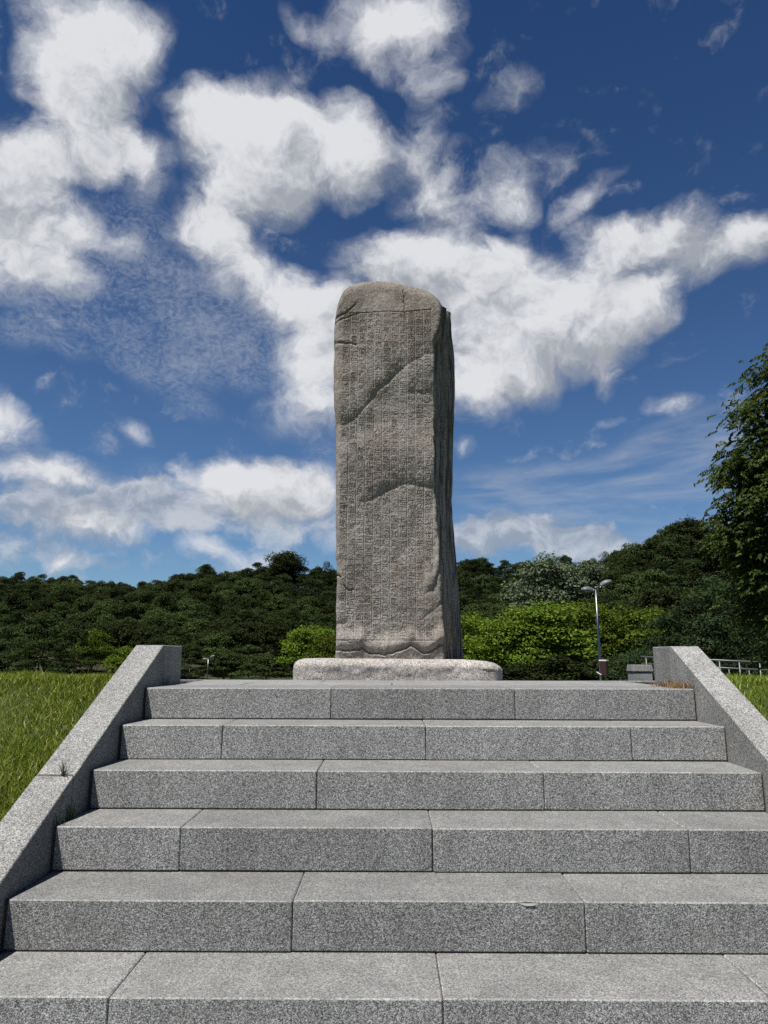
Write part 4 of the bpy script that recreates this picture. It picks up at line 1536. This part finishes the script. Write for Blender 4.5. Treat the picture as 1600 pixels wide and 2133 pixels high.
def lamp_head(sx, L=.62, w_=.30, h=.17):
    """a hooded cobra head lying along +x*sx, its hood domed and its lens below"""
    mb, ml = MB(), MB()
    nu, nv = 9, 8
    V = []
    for i in range(nu):
        k = i / (nu - 1)
        wd = w_ * (.28 + .72 * math.sin(min(k * 1.25 + .12, 1.0) * math.pi / 2)) * (1 - .75 * max(k - .78, 0) / .22 * .8)
        hh = h * (.42 + .58 * math.sin((k * .8 + .15) * math.pi))
        for j in range(nv + 1):
            a = math.pi * j / nv
            V.append((sx * L * k, wd / 2 * math.cos(a), hh * math.sin(a)))
    Fc = [(i * (nv + 1) + j, i * (nv + 1) + j + 1, (i + 1) * (nv + 1) + j + 1, (i + 1) * (nv + 1) + j) for i in range(nu - 1) for j in range(nv)]
    Fc += [tuple(range(nv + 1)), tuple((nu - 1) * (nv + 1) + j for j in range(nv + 1))]
    Fc += [(i * (nv + 1), (i + 1) * (nv + 1), (i + 1) * (nv + 1) + nv, i * (nv + 1) + nv) for i in range(nu - 1)]
    mb.add(V, Fc)
    n = 12
    ml.add([(sx * (L * .58 + L * .30 * math.cos(2 * math.pi * k / n)), w_ * .34 * math.sin(2 * math.pi * k / n), -.004) for k in range(n)] +
           [(sx * L * .58, 0, -.05)], [(k, (k + 1) % n, n) for k in range(n)] + [tuple(range(n))[::-1]])
    return mb, ml


def street_lamp(x, y, z, hh, label, k=1.0, rz=0.0):
    o = thing('street_lamp', (x, y, z), label, 'street lamp', 'twin armed street lamps', rz)
    mb = MB()
    mb.tube([(0, 0, 0), (0, 0, .35 * k), (0, 0, .36 * k), (0, 0, hh * .5), (0, 0, hh)], [.115 * k, .115 * k, .085 * k, .075 * k, .055 * k], 12)
    link('pole', mb.mesh('pole', M_POLE, True), o)
    mb = MB()
    mb.tube([(0, 0, -.02), (0, 0, .01)], [.19 * k, .19 * k], 12)
    link('base_flange', mb.mesh('base_flange', M_POLE), o)
    mb = MB()
    mb.tube([(0, 0, hh), (0, 0, hh + .05 * k), (0, 0, hh + .12 * k)], [.075 * k, .075 * k, .02 * k], 12)
    link('finial', mb.mesh('finial', M_STEEL, True), o)
    for sx, zt, xt in ((-1, hh - .16 * k, -.17 * k), (1, hh + .10 * k, .34 * k)):
        mb = MB()
        mb.tube(arc((.02 * sx, 0, hh - (.95 if sx > 0 else .75) * k), (.06 * sx * k, 0, zt + .02), (xt, 0, zt), 9), .033 * k, 8)
        link('arm', mb.mesh('arm', M_POLE, True), o)
        hb, hl_ = lamp_head(sx, .66 * k, .42 * k, .25 * k)
        ho = link('lamp_head', hb.mesh('lamp_head', M_LAMP, True), o, (xt - .05 * sx * k, 0, zt - .02 * k))
        ho.rotation_euler = (0, -sx * R(8 if sx < 0 else 26), 0)
        lo = link('lens', hl_.mesh('lens', M_LENS, True), ho)
        tag(ho)
    return o


pl = at(1257, 1415, 38)
zl = float(ground_z(pl.x, 38))
ptop = at(1241, 1226, 38)
street_lamp(ptop.x, 38, zl, ptop.z - zl, 'tall steel street lamp with two grey hooded heads right of the stele', 1.0)
pl2 = at(434, 1406, 88)
zl2 = float(ground_z(pl2.x, 88))
p2t = at(434, 1372, 88)
street_lamp(p2t.x, 88, zl2, p2t.z - zl2, 'small distant twin street lamp before the wood left of the stele', .9)
# the box strapped to the tall lamp
pb = at(1258, 1390, 37.75)
bx = thing('control_box', (ptop.x + .12, 37.72, pb.z - .40), 'maroon control box with white lid on the tall street lamp', 'control box', rz=R(-38))
mb = MB()
vv, ff = chamfer_solid(BOXF, [(x, y, z) for x in (-.18, .18) for y in (-.16, .16) for z in (0, .70)], .012)
mb.add(vv, ff)
link('housing', mb.mesh('housing', M_MAROON), bx)
mb = MB()
vv, ff = chamfer_solid(BOXF, [(x, y, z) for x in (-.20, .20) for y in (-.18, .18) for z in (.705, .78)], .015)
mb.add(vv, ff)
link('lid', mb.mesh('lid', M_WHITE), bx)
mb = MB()
mb.box(-.187, -.182, -.14, .14, .04, .68)
link('lit_side', mb.mesh('lit_side', M_PINKW), bx)  # sunlit left face of the box, its brightness put into the colour
mb = MB()
mb.tube([(-.10, -.18, .02), (-.34, -.20, .16)], .028, 6)
link('bracket', mb.mesh('bracket', M_WHITE), bx)

# ------------------------------------------------------------------ handrail on the right
A, B = at(1335, 1368, 27.0), at(1640, 1382, 24.0)
rl = thing('steel_handrail', (A.x, A.y, float(ground_z(A.x, A.y))), 'low stainless steel handrail with two rails behind the right bank', 'handrail')
off = rl.location
A2, B2 = Vector(A) - off, Vector(B) - off
for dz in (0, -.25):
    mb = MB()
    mb.tube([A2 + Vector((0, 0, dz)), B2 + Vector((0, 0, dz))], .035 if dz == 0 else .028, 10)
    link('rail', mb.mesh('rail', M_STEEL, True), rl)
for k in range(8):
    q = A2 + (B2 - A2) * (k + .3) / 7.6
    gz = float(ground_z(q.x + off.x, q.y + off.y)) - off.z - .1
    mb = MB()
    mb.tube([(q.x, q.y, gz), (q.x, q.y, q.z)], .028, 8)
    link('post', mb.mesh('post', M_STEEL, True), rl)
    q2 = A2 + (B2 - A2) * (k + .75) / 7.6
    mb = MB()
    mb.tube([(q2.x, q2.y, gz), (q2.x, q2.y, q2.z - .25)], .02, 8)
    link('post', mb.mesh('post', M_STEEL, True), rl)

# ------------------------------------------------------------------ granite post behind the right parapet
g0, g1_ = at(1321, 1420, 9.6), at(1352, 1385, 9.6)
gp = thing('granite_post', ((g0.x + g1_.x) / 2 + .02, 9.72, g0.z - .35), 'short grey granite post with a flat cap beside the right parapet', 'post')
gw = (g1_.x - g0.x) / 2 + .03
gh = g1_.z - g0.z + .35
vv, ff = chamfer_solid(BOXF, [(x * (gw - .012), y * (gw - .012), z) for x in (-1, 1) for y in (-1, 1) for z in (0, gh - .095)], .006)
link('shaft', new_mesh('shaft', vv, ff, [M_WALL]), gp)
vv, ff = chamfer_solid(BOXF, [(x * (gw - (.012 if z > 0 else 0)), y * (gw - (.012 if z > 0 else 0)), gh - .085 + z) for x in (-1, 1) for y in (-1, 1) for z in (0, .085)], .004)
link('cap', new_mesh('cap', vv, ff, [M_WALL]), gp)
mb = MB()
mb.box(-gw + .03, gw - .03, -gw + .03, gw - .03, gh - .096, gh - .084)
link('cap_joint', mb.mesh('cap_joint', M_JOINT), gp)  # dark recessed joint between shaft and cap


# ------------------------------------------------------------------ weeds in the joints
def tuft(name, loc, n, h, spread, m_, label, cat, lean=(.3, 1.0), wd=(.004, .007)):
    px = RNG.normal(size=n) * spread
    py = RNG.normal(size=n) * spread
    me = blades(name, px, py, np.zeros(n), RNG.uniform(.5, 1.1, n) * h, RNG.uniform(*wd, n), RNG.uniform(*lean, n), [m_])
    o = link(name, me, None, loc)
    return tag(o, label, cat)


y_ = 3.165
tuft('weed_tuft', (XL - .045, y_, ZC - (YC - y_) * SL), 14, .085, .004, M_WEED, 'small star-shaped weed growing from the joint on top of the left parapet', 'weed', (.5, 1.3), (.003, .005))
p = Vector((XL + .02, 3.13, -.495))
tuft('weed_tuft', p, 9, .075, .008, M_WEED, 'thin weed at the foot of the left parapet on the fourth step', 'weed', (.05, .5))
tuft('weed_tuft', (XL + .02, 3.02, -.495), 7, .09, .01, M_WEED, 'thin dark weed by the left parapet just below the fourth riser', 'weed', (.05, .4))
tuft('weed_tuft', (XL + .015, 4.31, 0), 8, .10, .012, M_WEED, 'slender weed at the left parapet end on the platform', 'weed', (.05, .6), (.002, .004))
for k in range(3):
    pass
n = 420
px = XR - np.abs(RNG.normal(size=n)) * .05
py = 3.99 + RNG.random(n) * .34
dry = blades('dry_grass', px, py, np.zeros(n), RNG.uniform(.015, .05, n), RNG.uniform(.0025, .005, n), RNG.uniform(.3, 1.4, n), [M_DRY])
tag(link('dry_grass', dry), kind='stuff')
